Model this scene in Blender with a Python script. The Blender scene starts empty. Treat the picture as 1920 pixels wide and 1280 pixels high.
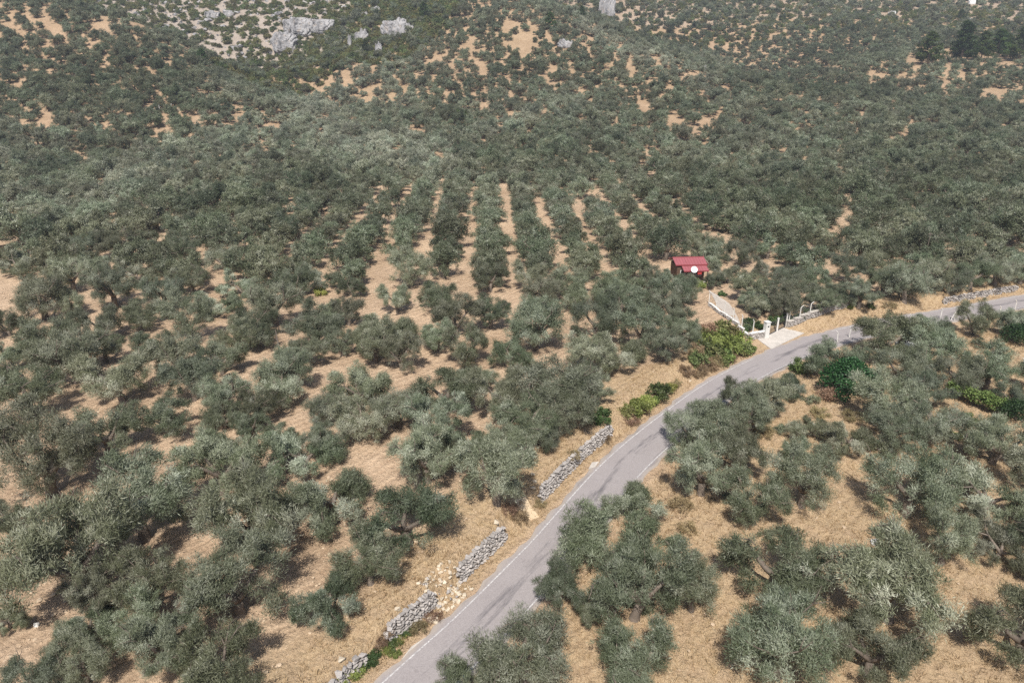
import bpy, bmesh, math, random
import numpy as np
from mathutils import Vector

rng = np.random.default_rng(7)
random.seed(7)
S = bpy.context.scene
C = S.collection
R = math.radians

# ------------------------------------------------------------------ camera
HFOV, PITCH, CAM_H = 70.0, 22.0, 31.0
F = 960 / math.tan(R(HFOV / 2))
cam = bpy.data.objects.new('camera', bpy.data.cameras.new('camera'))
C.objects.link(cam)
cam.location = (0, 0, CAM_H)
cam.rotation_euler = (R(90 - PITCH), 0, 0)
cam.data.sensor_fit = 'HORIZONTAL'
cam.data.angle = R(HFOV)
cam.data.clip_end = 6000
S.camera = cam

# ------------------------------------------------------------------ sky, sun, exposure
SUN_EL, SUN_AZ = 54.0, 186.0           # azimuth clockwise from +Y: the sun stands behind the camera
W = bpy.data.worlds.new('World'); S.world = W; W.use_nodes = True
nt = W.node_tree
bg = nt.nodes['Background']
sky = nt.nodes.new('ShaderNodeTexSky'); sky.sky_type = 'NISHITA'; sky.sun_disc = False
sky.sun_elevation = R(SUN_EL); sky.sun_rotation = R(SUN_AZ)
sky.dust_density = 2.0
nt.links.new(sky.outputs[0], bg.inputs[0]); bg.inputs[1].default_value = 0.085
sun = bpy.data.objects.new('sun', bpy.data.lights.new('sun', 'SUN')); C.objects.link(sun)
sun.data.energy = 5.0; sun.data.angle = R(0.53); sun.data.color = (1.0, 0.95, 0.88)
ce = math.cos(R(SUN_EL))
sdir = Vector((math.sin(R(SUN_AZ)) * ce, math.cos(R(SUN_AZ)) * ce, math.sin(R(SUN_EL))))
sun.rotation_euler = sdir.to_track_quat('Z', 'Y').to_euler()
sun.location = (0, -20, 60)
S.view_settings.view_transform = 'Standard'; S.view_settings.look = 'None'
S.view_settings.exposure = 0.3; S.view_settings.gamma = 1.0
S.view_settings.use_curve_mapping = False
S.cycles.use_denoising = False
S.cycles.max_bounces = 5; S.cycles.transparent_max_bounces = 4
S.cycles.diffuse_bounces = 3

# ------------------------------------------------------------------ pixels to rays
CP, SP = math.cos(R(PITCH)), math.sin(R(PITCH))
def ray(px, py):
    u = (px - 960) / F; v = (py - 640) / F
    return np.array([u, CP - v * SP, -SP - v * CP])
def at_depth(px, py, d):
    return np.array([0, 0, CAM_H]) + ray(px, py) * d
def project(p):
    p = np.atleast_2d(p)
    dy = p[:, 1]; dz = p[:, 2] - CAM_H
    d = dy * CP - dz * SP
    v = (-dy * SP - dz * CP) / d
    return 960 + F * p[:, 0] / d, 640 + F * v, d
def plane(px, py, z=0.0):
    r = ray(px, py); return (np.array([0, 0, CAM_H]) + r * ((z - CAM_H) / r[2]))[:2]
def sstep(a, b, x):
    t = np.clip((x - a) / (b - a), 0, 1); return t * t * (3 - 2 * t)

# ------------------------------------------------------------------ road centre line
LINE = [(640, 1365), (721, 1277), (754, 1247), (850, 1161), (937, 1076), (1002, 1010), (1048, 958), (1126, 873), (1245, 774), (1335, 712), (1430, 665),
        (1500, 638), (1640, 603), (1770, 581), (1920, 554), (2150, 516)]
HALF = 1.58                                     # half the distance between the two edge lines
def spline(pts, n):
    pts = np.array(pts, float)
    d = np.concatenate([[0], np.cumsum(np.linalg.norm(np.diff(pts, axis=0), axis=1))])
    m = np.gradient(pts, d, axis=0)
    q = np.linspace(0, d[-1], n); i = np.clip(np.searchsorted(d, q, side='right') - 1, 0, len(d) - 2)
    h = (d[i + 1] - d[i])[:, None]; t = ((q - d[i]) / (d[i + 1] - d[i]))[:, None]
    return ((2*t**3 - 3*t**2 + 1) * pts[i] + (t**3 - 2*t**2 + t) * h * m[i] + (-2*t**3 + 3*t**2) * pts[i + 1] + (t**3 - t**2) * h * m[i + 1])
left = [plane(*p) for p in LINE]
p0 = left[0] + (left[0] - left[1]) * 3.0
left = spline([p0] + left, 240)
tg = np.gradient(left, axis=0); tg /= np.linalg.norm(tg, axis=1)[:, None]
RC = left + np.stack([tg[:, 1], -tg[:, 0]], 1) * HALF
RT = np.gradient(RC, axis=0); RT /= np.linalg.norm(RT, axis=1)[:, None]
RN = np.stack([-RT[:, 1], RT[:, 0]], 1)          # to the left
RS = np.concatenate([[0], np.cumsum(np.linalg.norm(np.diff(RC, axis=0), axis=1))])
def road_sd(x, y):
    """signed distance (left positive) and arc length"""
    x = np.atleast_1d(np.asarray(x, float)); y = np.atleast_1d(np.asarray(y, float))
    sd = np.full(x.shape, 999.0); arc = np.zeros(x.shape)
    for a in range(0, len(x), 20000):
        P_ = np.stack([x[a:a+20000], y[a:a+20000]], 1)
        A = RC[:-1]; B = RC[1:]; AB = B - A; L2 = (AB**2).sum(1)
        t = np.clip(((P_[:, None, :] - A[None]) * AB[None]).sum(2) / L2[None], 0, 1)
        Q = A[None] + t[..., None] * AB[None]
        dd = ((P_[:, None, :] - Q)**2).sum(2)
        k = dd.argmin(1); r = np.arange(len(k))
        s = RN[k, 0] * (P_[:, 0] - Q[r, k, 0]) + RN[k, 1] * (P_[:, 1] - Q[r, k, 1])
        sd[a:a+20000] = np.sign(s) * np.sqrt(dd[r, k]); arc[a:a+20000] = RS[k] + t[r, k] * np.sqrt(L2[k])
    return sd, arc
def arc_of(px, py, z=0.3):
    q = plane(px, py, z); return float(road_sd(q[0], q[1])[1][0])

# ------------------------------------------------------------------ terrain height
ctrl = []
for gx in (-260, -160, -90, -40, 0, 40, 90, 160, 260):
    for gy in (-30, 15, 50, 85, 120, 150):
        if abs(gx) < 60 + gy * 1.3: ctrl.append((gx, gy, 0.0))
for gx, gy, gz in ((-420, 150, 20), (420, 150, -5), (-420, 0, 10), (420, 0, -8), (-200, -100, 0), (200, -100, -2)):
    ctrl.append((gx, gy, gz))
DEPTHS = [
    # left spur
    (-150, 330, 200), (20, 330, 195), (200, 330, 195), (-150, 230, 240), (40, 230, 235), (220, 230, 232), (400, 270, 222),
    (40, 150, 268), (180, 150, 265), (300, 160, 262), (420, 205, 250), (-100, 80, 300), (60, 70, 300), (170, 80, 298), (270, 95, 292),
    (-60, 0, 330), (90, 10, 330), (200, 35, 322), (265, 50, 318), (330, 82, 308), (395, 150, 285), (460, 185, 272), (540, 208, 262), (640, 245, 250),
    # gully and the slopes behind it
    (300, 60, 405), (385, 124, 378), (420, 150, 362), (480, 165, 346), (570, 195, 318), (660, 222, 292),
    (340, 20, 440), (450, 20, 440), (470, 70, 400), (560, 60, 395), (560, 0, 450), (640, 10, 420), (440, 110, 385), (540, 140, 332), (640, 150, 320),
    (200, -10, 460), (700, 60, 375), (700, 140, 325), (780, 20, 395), (760, 200, 292), (250, -90, 560), (600, -90, 560), (0, -90, 480),
    # middle hill
    (800, 250, 248), (960, 240, 250), (1120, 240, 246), (820, 150, 305), (960, 130, 315), (1100, 150, 300), (900, 60, 355), (1000, 40, 362), (960, 5, 395),
    (1080, 45, 362), (1140, 85, 340), (1240, 110, 322), (1330, 150, 298), (1400, 205, 268), (1260, 200, 270), (1480, 250, 240),
    # mid floor
    (500, 330, 190), (800, 330, 188), (1100, 330, 188), (1400, 330, 187), (1700, 330, 187), (1950, 330, 190),
    # plateau to the right
    (1160, 60, 470), (1300, 90, 450), (1420, 150, 395), (1500, 180, 345), (1700, 200, 285), (1920, 200, 290), (1600, 130, 345), (1760, 125, 345), (1930, 130, 345),
    (1300, 30, 500), (1500, 60, 450), (1700, 60, 450), (1920, 60, 450), (1250, -30, 600), (1500, 0, 560), (1700, 10, 540), (1920, 10, 540), (2100, 100, 400),
    (1500, -90, 680), (1900, -90, 680), (900, -90, 600), (2300, 20, 560), (2200, 250, 250)]
for px, py, d in DEPTHS:
    ctrl.append(tuple(at_depth(px, py, d)))
ctrl.append((-700, 500, 110)); ctrl.append((700, 600, 70)); ctrl.append((-300, 900, 150)); ctrl.append((300, 900, 130)); ctrl.append((0, 850, 130)); ctrl.append((700, 900, 120)); ctrl.append((-700, 800, 150))
ctrl = np.array(ctrl, float)
def phi(r2): return np.sqrt(r2 + 14.0**2)
def solve_rbf():
    n = len(ctrl); XY = ctrl[:, :2] / 1.0
    A = phi(((XY[:, None] - XY[None])**2).sum(2)); A += np.eye(n) * -0.6
    Pm = np.concatenate([np.ones((n, 1)), XY / 100], 1)
    M = np.zeros((n + 3, n + 3)); M[:n, :n] = A; M[:n, n:] = Pm; M[n:, :n] = Pm.T
    return np.linalg.solve(M, np.concatenate([ctrl[:, 2], np.zeros(3)]))
COEF = solve_rbf()
def base_h(x, y):
    out = np.empty(len(x))
    for a in range(0, len(x), 20000):
        X = x[a:a+20000]; Y = y[a:a+20000]
        r2 = (X[:, None] - ctrl[None, :, 0])**2 + (Y[:, None] - ctrl[None, :, 1])**2
        out[a:a+20000] = phi(r2) @ COEF[:-3] + COEF[-3] + COEF[-2] * X / 100 + COEF[-1] * Y / 100
    return out
WALLS = []           # (arc0, arc1, height)
A_DRIVE0, A_DRIVE1 = arc_of(1445, 668), arc_of(1520, 627)
for (a, b, h) in (((600, 1300), (682, 1240), 1.0), ((725, 1205), (815, 1128), 1.2), ((862, 1091), (946, 1006), 1.2), ((1002, 935), (1134, 806), 1.15), ((1765, 566), (1893, 538), 0.9)):
    WALLS.append((arc_of(*a), arc_of(*b), h))
S_WALL = 3.2
def lowfreq(x, y):
    return (np.sin(x * .11 + 1.3) * np.cos(y * .13 + .4) * .25 + np.sin(x * .31 + y * .21) * .1 + np.sin(x * .93 - y * .71 + 2.) * .05
            + np.sin(x * 1.7 + y * 1.1) * np.sin(y * 1.9 - x * .6) * .04)
def height(x, y):
    x = np.atleast_1d(np.asarray(x, float)); y = np.atleast_1d(np.asarray(y, float))
    z = base_h(x, y)
    near = (y < 260) & (y > -60)
    sd = np.full(x.shape, 60.0); arc = np.zeros(x.shape)
    if near.any():
        sd[near], arc[near] = road_sd(x[near], y[near])
    m = sstep(2.2, 40, np.abs(sd)); z = z * m
    # bank on the uphill side
    w = np.zeros(x.shape); hb = np.full(x.shape, 1.25)
    for a0, a1, hh in WALLS:
        k = sstep(a0 - 1.2, a0 + .1, arc) * (1 - sstep(a1 - .1, a1 + 1.2, arc)); w = np.maximum(w, k)
        hb = hb * (1 - k) + hh * k
    drive = sstep(A_DRIVE0 - 5, A_DRIVE0, arc) * (1 - sstep(A_DRIVE1 - 1, A_DRIVE1 + 3, arc))
    far_ = sstep(A_DRIVE1, A_DRIVE1 + 10, arc)
    hb = hb * (1 - far_) + .9 * far_
    steep = sstep(S_WALL + .05, S_WALL + .55, sd); slope = sstep(2.25, 5.0, sd); ramp = sstep(2.1, 10, sd)
    prof = slope * (1 - w) + steep * w
    prof = prof * (1 - drive) + ramp * drive
    z = z + hb * prof * (sd > 0)
    z = z - sstep(2.1, 3.6, -sd) * .25 - sstep(4, 45, -sd) * 1.2
    z = z + lowfreq(x, y) * sstep(2.3, 8, np.abs(sd)) - .07 * (1 - sstep(1.75, 2.05, np.abs(sd)))
    return z
def ground(px, py, h=0.0):
    """where the ray through a photo pixel meets the ground raised by h"""
    r = ray(px, py); t = np.concatenate([np.linspace(15, 120, 500), np.linspace(120.5, 800, 900)])
    q = np.array([0, 0, CAM_H])[None] + r[None] * t[:, None]
    g = q[:, 2] - height(q[:, 0], q[:, 1]) - h
    i = int(np.argmax(g < 0)) if (g < 0).any() else len(t) - 1
    i = max(i, 1); k = g[i-1] / (g[i-1] - g[i] + 1e-9)
    tt = t[i-1] + (t[i] - t[i-1]) * min(max(k, 0), 1)
    q = np.array([0, 0, CAM_H]) + r * tt
    return np.array([q[0], q[1], q[2] - h]), tt
def hz(x, y): return float(height(x, y)[0])

# ------------------------------------------------------------------ mesh and object helpers
def tag(o, label=None, cat=None, group=None, kind=None):
    if label: o['label'] = label
    if cat: o['category'] = cat
    if group: o['group'] = group
    if kind: o['kind'] = kind
    return o
def link(name, me, mat=None, parent=None, loc=(0, 0, 0)):
    o = bpy.data.objects.new(name, me); C.objects.link(o)
    if mat and me is not None and not me.materials: me.materials.append(mat)
    o.parent = parent; o.location = loc
    return o
def empty(name, loc=(0, 0, 0), rz=0.0, sc=1.0):
    o = bpy.data.objects.new(name, None); C.objects.link(o); o.location = loc; o.rotation_euler = (0, 0, rz); o.scale = (sc,) * 3
    o.empty_display_size = .2
    return o
def np_mesh(name, V, Fc, attrs=None, smooth=False, uv=None):
    V = np.asarray(V, np.float32); Fc = np.asarray(Fc, np.int32); k = Fc.shape[1]
    me = bpy.data.meshes.new(name)
    me.vertices.add(len(V)); me.vertices.foreach_set('co', V.ravel())
    me.loops.add(Fc.size); me.loops.foreach_set('vertex_index', Fc.ravel())
    me.polygons.add(len(Fc)); me.polygons.foreach_set('loop_start', np.arange(0, Fc.size, k, dtype=np.int32))
    me.polygons.foreach_set('use_smooth', np.full(len(Fc), smooth))
    me.update(calc_edges=True)
    for nm, a in (attrs or {}).items():
        a = np.asarray(a, np.float32)
        if a.ndim == 1:
            me.attributes.new(nm, 'FLOAT', 'POINT').data.foreach_set('value', a)
        else:
            if a.shape[1] == 3: a = np.concatenate([a, np.ones((len(a), 1), np.float32)], 1)
            me.attributes.new(nm, 'FLOAT_COLOR', 'POINT').data.foreach_set('color', np.ascontiguousarray(a, np.float32).ravel())
    if uv is not None:
        l = me.uv_layers.new(name='UVMap'); l.data.foreach_set('uv', np.asarray(uv, np.float32)[Fc.ravel()].ravel())
    me.validate()
    return me
class MB:
    """collects boxes, prisms and tubes into one mesh"""
    def __init__(s): s.v = []; s.f = []
    def add(s, v, f):
        n = len(s.v); s.v += [tuple(map(float, q)) for q in v]; s.f += [tuple(i + n for i in q) for q in f]; return s
    def box(s, c, d, rz=0.0, rx=0.0, taper=1.0):
        cx, cy, cz = c; hx, hy, hz_ = d[0] / 2, d[1] / 2, d[2] / 2; vs = []
        for sz in (-1, 1):
            for sx, sy in ((-1, -1), (1, -1), (1, 1), (-1, 1)):
                k = taper if sz > 0 else 1
                x, y, z = sx * hx * k, sy * hy * k, sz * hz_
                y, z = y * math.cos(rx) - z * math.sin(rx), y * math.sin(rx) + z * math.cos(rx)
                x, y = x * math.cos(rz) - y * math.sin(rz), x * math.sin(rz) + y * math.cos(rz)
                vs.append((cx + x, cy + y, cz + z))
        return s.add(vs, [(3, 2, 1, 0), (4, 5, 6, 7), (0, 1, 5, 4), (1, 2, 6, 5), (2, 3, 7, 6), (3, 0, 4, 7)])
    def tube(s, pts, rad, n=6):
        pts = [Vector(p) for p in pts]
        if not hasattr(rad, '__len__'): rad = [rad] * len(pts)
        vs = []; fs = []
        for i, p in enumerate(pts):
            t = (pts[min(i + 1, len(pts) - 1)] - pts[max(i - 1, 0)]).normalized()
            a = t.orthogonal().normalized() if abs(t.x) < .9 else t.cross(Vector((0, 0, 1))).normalized()
            a = (Vector((1, 0, 0)) - t * t.x).normalized() if abs(t.x) < .95 else (Vector((0, 1, 0)) - t * t.y).normalized()
            b = t.cross(a)
            for j in range(n):
                w = 2 * math.pi * j / n; vs.append(p + (a * math.cos(w) + b * math.sin(w)) * rad[i])
        for i in range(len(pts) - 1):
            for j in range(n):
                fs.append((i*n + j, i*n + (j+1) % n, (i+1)*n + (j+1) % n, (i+1)*n + j))
        fs.append(tuple(range(n))[::-1]); fs.append(tuple((len(pts)-1)*n + j for j in range(n)))
        return s.add(vs, fs)
    def mesh(s, name, smooth=False):
        me = bpy.data.meshes.new(name); me.from_pydata(s.v, [], s.f); me.update()
        if smooth: me.polygons.foreach_set('use_smooth', [True] * len(me.polygons))
        return me
    def build(s, name, mat, parent=None, loc=(0, 0, 0), smooth=False):
        return link(name, s.mesh(name, smooth), mat, parent, loc)

# ------------------------------------------------------------------ materials
def mat(name):
    m = bpy.data.materials.new(name); m.use_nodes = True
    return m, m.node_tree, m.node_tree.nodes['Principled BSDF']
def N(t, typ, **kw):
    n = t.nodes.new(typ)
    for k, v in kw.items(): setattr(n, k, v)
    return n
def noise(t, vec, scale, detail=4, rough=.6):
    n = N(t, 'ShaderNodeTexNoise'); n.inputs['Scale'].default_value = scale; n.inputs['Detail'].default_value = detail; n.inputs['Roughness'].default_value = rough
    if vec is not None: t.links.new(vec, n.inputs['Vector'])
    return n
def ramp(t, fac, stops):
    r = N(t, 'ShaderNodeValToRGB'); e = r.color_ramp.elements
    while len(e) < len(stops): e.new(.5)
    for q, (p, c) in zip(e, stops): q.position = p; q.color = (*c, 1) if len(c) == 3 else c
    t.links.new(fac, r.inputs[0]); return r
def mixc(t, fac, a, b, mode='MIX'):
    n = N(t, 'ShaderNodeMix', data_type='RGBA', blend_type=mode)
    for i, v in ((0, fac), (6, a), (7, b)):
        if hasattr(v, 'links'): t.links.new(v, n.inputs[i])
        else: n.inputs[i].default_value = v if i == 0 else (*v, 1)
    return n.outputs[2]
def maprange(t, v, a, b, c=0, d=1):
    n = N(t, 'ShaderNodeMapRange'); t.links.new(v, n.inputs[0])
    for i, q in enumerate((a, b, c, d)): n.inputs[i + 1].default_value = q
    return n.outputs[0]
def bump(t, h, strength, dist, normal=None):
    b = N(t, 'ShaderNodeBump'); b.inputs['Strength'].default_value = strength; b.inputs['Distance'].default_value = dist
    t.links.new(h, b.inputs['Height'])
    if normal is not None: t.links.new(normal, b.inputs['Normal'])
    return b.outputs[0]
def simple(name, col, rough=.8, var=.25, scale=3.0, bstr=.3, bdist=.02, metal=0.0, c2=None):
    m, t, p = mat(name)
    tc = N(t, 'ShaderNodeTexCoord'); oi = N(t, 'ShaderNodeObjectInfo')
    n1 = noise(t, tc.outputs['Object'], scale, 5); n2 = noise(t, tc.outputs['Object'], scale * 7, 3)
    lo = tuple(c * (1 - var) for c in col); hi = tuple(min(1, c * (1 + var)) for c in col)
    c = ramp(t, n1.outputs[0], [(.3, c2 or lo), (.7, hi)]).outputs[0]
    c = mixc(t, .5, c, ramp(t, n2.outputs[0], [(.3, lo), (.7, hi)]).outputs[0])
    br = maprange(t, oi.outputs['Random'], 0, 1, 1 - var * .6, 1 + var * .6)
    h = N(t, 'ShaderNodeHueSaturation'); t.links.new(c, h.inputs['Color']); t.links.new(br, h.inputs['Value'])
    t.links.new(h.outputs[0], p.inputs['Base Color']); p.inputs['Roughness'].default_value = rough; p.inputs['Metallic'].default_value = metal
    p.inputs['Specular IOR Level'].default_value = .25
    t.links.new(bump(t, n2.outputs[0], bstr, bdist), p.inputs['Normal'])
    return m
def leaf_mat(name, stops, trans=.22, hue=.035, val=.34, rough=.55):
    m, t, p = mat(name)
    a = N(t, 'ShaderNodeAttribute', attribute_name='tint'); oi = N(t, 'ShaderNodeObjectInfo')
    zn = N(t, 'ShaderNodeAttribute', attribute_name='slope_shade', attribute_type='INSTANCER')      # random tone plus light and dark slope shading painted into the leaf tint
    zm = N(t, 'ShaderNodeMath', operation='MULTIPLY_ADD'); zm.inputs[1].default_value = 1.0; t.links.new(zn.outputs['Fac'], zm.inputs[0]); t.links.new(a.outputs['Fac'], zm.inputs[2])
    c = ramp(t, zm.outputs[0], stops).outputs[0]
    h = N(t, 'ShaderNodeHueSaturation'); t.links.new(c, h.inputs['Color'])
    t.links.new(maprange(t, oi.outputs['Random'], 0, 1, .5 - hue, .5 + hue), h.inputs['Hue'])
    mul = N(t, 'ShaderNodeMath', operation='MULTIPLY'); mul.inputs[1].default_value = 7.31; t.links.new(oi.outputs['Random'], mul.inputs[0])
    fr = N(t, 'ShaderNodeMath', operation='FRACT'); t.links.new(mul.outputs[0], fr.inputs[0])
    t.links.new(maprange(t, fr.outputs[0], 0, 1, 1 - val, 1 + val), h.inputs['Value'])
    t.links.new(h.outputs[0], p.inputs['Base Color']); p.inputs['Roughness'].default_value = rough; p.inputs['Specular IOR Level'].default_value = .35
    tr = N(t, 'ShaderNodeBsdfTranslucent'); t.links.new(h.outputs[0], tr.inputs[0])
    mx = N(t, 'ShaderNodeMixShader'); mx.inputs[0].default_value = trans
    t.links.new(p.outputs[0], mx.inputs[1]); t.links.new(tr.outputs[0], mx.inputs[2])
    t.links.new(mx.outputs[0], t.nodes['Material Output'].inputs[0])
    return m
M_OLIVE = leaf_mat('olive_leaf', [(0, (.038, .049, .023)), (.36, (.108, .128, .07)), (.68, (.205, .225, .152)), (1, (.40, .42, .33))])
M_GREEN = leaf_mat('green_leaf', [(0, (.028, .05, .016)), (.5, (.08, .125, .04)), (1, (.15, .20, .07))])
M_VIVID = leaf_mat('vine_leaf', [(0, (.08, .105, .024)), (.5, (.215, .26, .07)), (1, (.34, .37, .13))])
M_FIG = leaf_mat('fig_leaf', [(0, (.012, .03, .01)), (.5, (.032, .075, .022)), (1, (.07, .13, .04))])
M_SCRUB = leaf_mat('scrub_leaf', [(0, (.05, .06, .02)), (.5, (.135, .15, .055)), (1, (.23, .235, .10))], hue=.05)
M_DRYBUSH = leaf_mat('dry_bush_leaf', [(0, (.10, .07, .04)), (.5, (.26, .19, .11)), (1, (.42, .33, .2))])
M_PINE = leaf_mat('pine_needles', [(0, (.014, .026, .010)), (.5, (.05, .082, .024)), (1, (.12, .165, .042))], hue=.02)
M_DRYGRASS = leaf_mat('dry_grass_blade', [(0, (.26, .17, .09)), (.5, (.45, .325, .185)), (1, (.60, .47, .29))], trans=.3, hue=.0, val=.05, rough=.8)
M_BARK = simple('olive_bark', (.17, .14, .115), .95, .35, 4, .8, .04)
M_STONE = simple('wall_stone', (.36, .335, .315), .92, .4, 4, .7, .03, c2=(.24, .22, .21))
M_PALESTONE = simple('pale_rubble_stone', (.56, .48, .37), .92, .22, 4, .6, .03)
def rock_material():
    m, t, p = mat('limestone'); tc = N(t, 'ShaderNodeTexCoord'); ob = tc.outputs['Object']
    mp = N(t, 'ShaderNodeMapping'); mp.inputs['Scale'].default_value = (1.0, 1.0, .22); t.links.new(ob, mp.inputs[0])
    n1 = noise(t, mp.outputs[0], .38, 7, .62); n2 = noise(t, ob, .5, 5)
    c = ramp(t, n1.outputs[0], [(.34, (.06, .06, .065)), (.46, (.27, .265, .27)), (.66, (.42, .41, .41))]).outputs[0]
    c = mixc(t, maprange(t, n2.outputs[0], .55, .7, 0, .5), c, (.40, .31, .23))
    t.links.new(c, p.inputs['Base Color']); p.inputs['Roughness'].default_value = .95; p.inputs['Specular IOR Level'].default_value = .15
    t.links.new(bump(t, n1.outputs[0], 1.0, 1.2), p.inputs['Normal']); return m
M_ROCK = rock_material()
M_WHITEROCK = simple('white_limestone', (.66, .66, .66), .9, .2, 1.6, .7, .08, c2=(.42, .42, .43))
M_CONC = simple('pale_concrete', (.40, .37, .335), .9, .3, 1.5, .3, .01)
M_PLASTER = simple('white_plaster', (.66, .65, .62), .85, .14, 2, .15, .005)
M_POST = simple('white_concrete_post', (.66, .64, .60), .85, .12, 3, .2, .005)
M_ROOF = simple('red_metal_roof', (.28, .09, .10), .5, .14, 1.2, .05, .004)
M_ROOFTRIM = simple('red_roof_trim', (.24, .05, .055), .5, .1, 1.2, .05, .004)
M_CABIN = simple('brown_timber', (.13, .08, .055), .8, .25, 3, .3, .01)
M_DARKGLASS = simple('window_glass', (.03, .035, .04), .15, .1, 3, .0, .001)
M_IRON = simple('dark_iron', (.09, .09, .095), .5, .15, 5, .1, .003, metal=.4)
M_WIRE = simple('galvanised_wire', (.35, .36, .36), .45, .1, 5, .1, .003, metal=.6)
M_WOOD = simple('weathered_wood', (.16, .13, .11), .9, .25, 5, .4, .01)
M_PATH = simple('garden_paving', (.50, .45, .40), .9, .16, 1.2, .4, .01)
M_DISH = simple('dish_white', (.78, .78, .78), .4, .04, 2, .02, .001)
M_RED = simple('red_cloth', (.45, .05, .045), .8, .1, 2, .1, .003)
M_CLOD = simple('soil_clod', (.53, .41, .29), .95, .2, 6, .5, .02)

def ground_material():
    m, t, p = mat('ground_soil_and_dry_grass')
    geo = N(t, 'ShaderNodeNewGeometry'); pos = geo.outputs['Position']
    col = N(t, 'ShaderNodeAttribute', attribute_name='col'); gr = N(t, 'ShaderNodeAttribute', attribute_name='grass')
    n_big = noise(t, pos, .12, 4); n_mid = noise(t, pos, .9, 6, .65); n_fin = noise(t, pos, 5.0, 6, .7); n_min = noise(t, pos, 16.0, 4, .7)
    # clods of tilled earth
    vor = N(t, 'ShaderNodeTexVoronoi'); vor.inputs['Scale'].default_value = 3.2
    wv = N(t, 'ShaderNodeVectorMath', operation='ADD'); t.links.new(pos, wv.inputs[0]); t.links.new(n_mid.outputs[1], wv.inputs[1]); t.links.new(wv.outputs[0], vor.inputs['Vector'])
    c = col.outputs['Color']
    v = ramp(t, n_big.outputs[0], [(.3, (.80, .77, .74)), (.7, (1.14, 1.14, 1.15))]).outputs[0]
    c = mixc(t, 1.0, c, v, 'MULTIPLY')
    v = ramp(t, n_mid.outputs[0], [(.3, (.78, .75, .72)), (.72, (1.18, 1.18, 1.18))]).outputs[0]
    c = mixc(t, .8, c, v, 'MULTIPLY')
    v = ramp(t, n_fin.outputs[0], [(.3, (.72, .68, .64)), (.7, (1.2, 1.2, 1.2))]).outputs[0]
    c = mixc(t, .75, c, v, 'MULTIPLY')
    wm = N(t, 'ShaderNodeMapping'); wm.inputs['Rotation'].default_value = (0, 0, R(-48)); t.links.new(pos, wm.inputs[0])
    wav = N(t, 'ShaderNodeTexWave'); wav.bands_direction = 'Y'; wav.inputs['Scale'].default_value = .42; wav.inputs['Distortion'].default_value = 5.0; wav.inputs['Detail'].default_value = 3; wav.inputs['Detail Scale'].default_value = 1.6; t.links.new(wm.outputs[0], wav.inputs[0])
    c = mixc(t, .55, c, ramp(t, wav.outputs[1], [(.1, (.90, .88, .87)), (.8, (1.07, 1.07, 1.07))]).outputs[0], 'MULTIPLY')
    # golden straw streaks where it is grassy
    mp = N(t, 'ShaderNodeMapping'); mp.inputs['Scale'].default_value = (9, 1.3, 1); mp.inputs['Rotation'].default_value = (0, 0, .8); t.links.new(wv.outputs[0], mp.inputs[0])
    st = noise(t, mp.outputs[0], 2.2, 5, .7)
    straw = ramp(t, st.outputs[0], [(.3, (.30, .20, .11)), (.5, (.46, .335, .20)), (.72, (.64, .51, .34))]).outputs[0]
    gm = N(t, 'ShaderNodeMath', operation='MULTIPLY'); t.links.new(gr.outputs['Fac'], gm.inputs[0])
    t.links.new(maprange(t, n_mid.outputs[0], .35, .6, .45, 1.0), gm.inputs[1])
    c = mixc(t, gm.outputs[0], c, straw)
    t.links.new(c, p.inputs['Base Color']); p.inputs['Roughness'].default_value = .97; p.inputs['Specular IOR Level'].default_value = .1
    nb = bump(t, n_fin.outputs[0], .9, .22)
    nb = bump(t, wav.outputs[1], .5, .12, nb)
    nb = bump(t, vor.outputs['Distance'], .6, -.12, nb)
    nb = bump(t, n_min.outputs[0], .6, .06, nb)
    t.links.new(nb, p.inputs['Normal'])
    return m
M_GROUND = ground_material()

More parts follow.
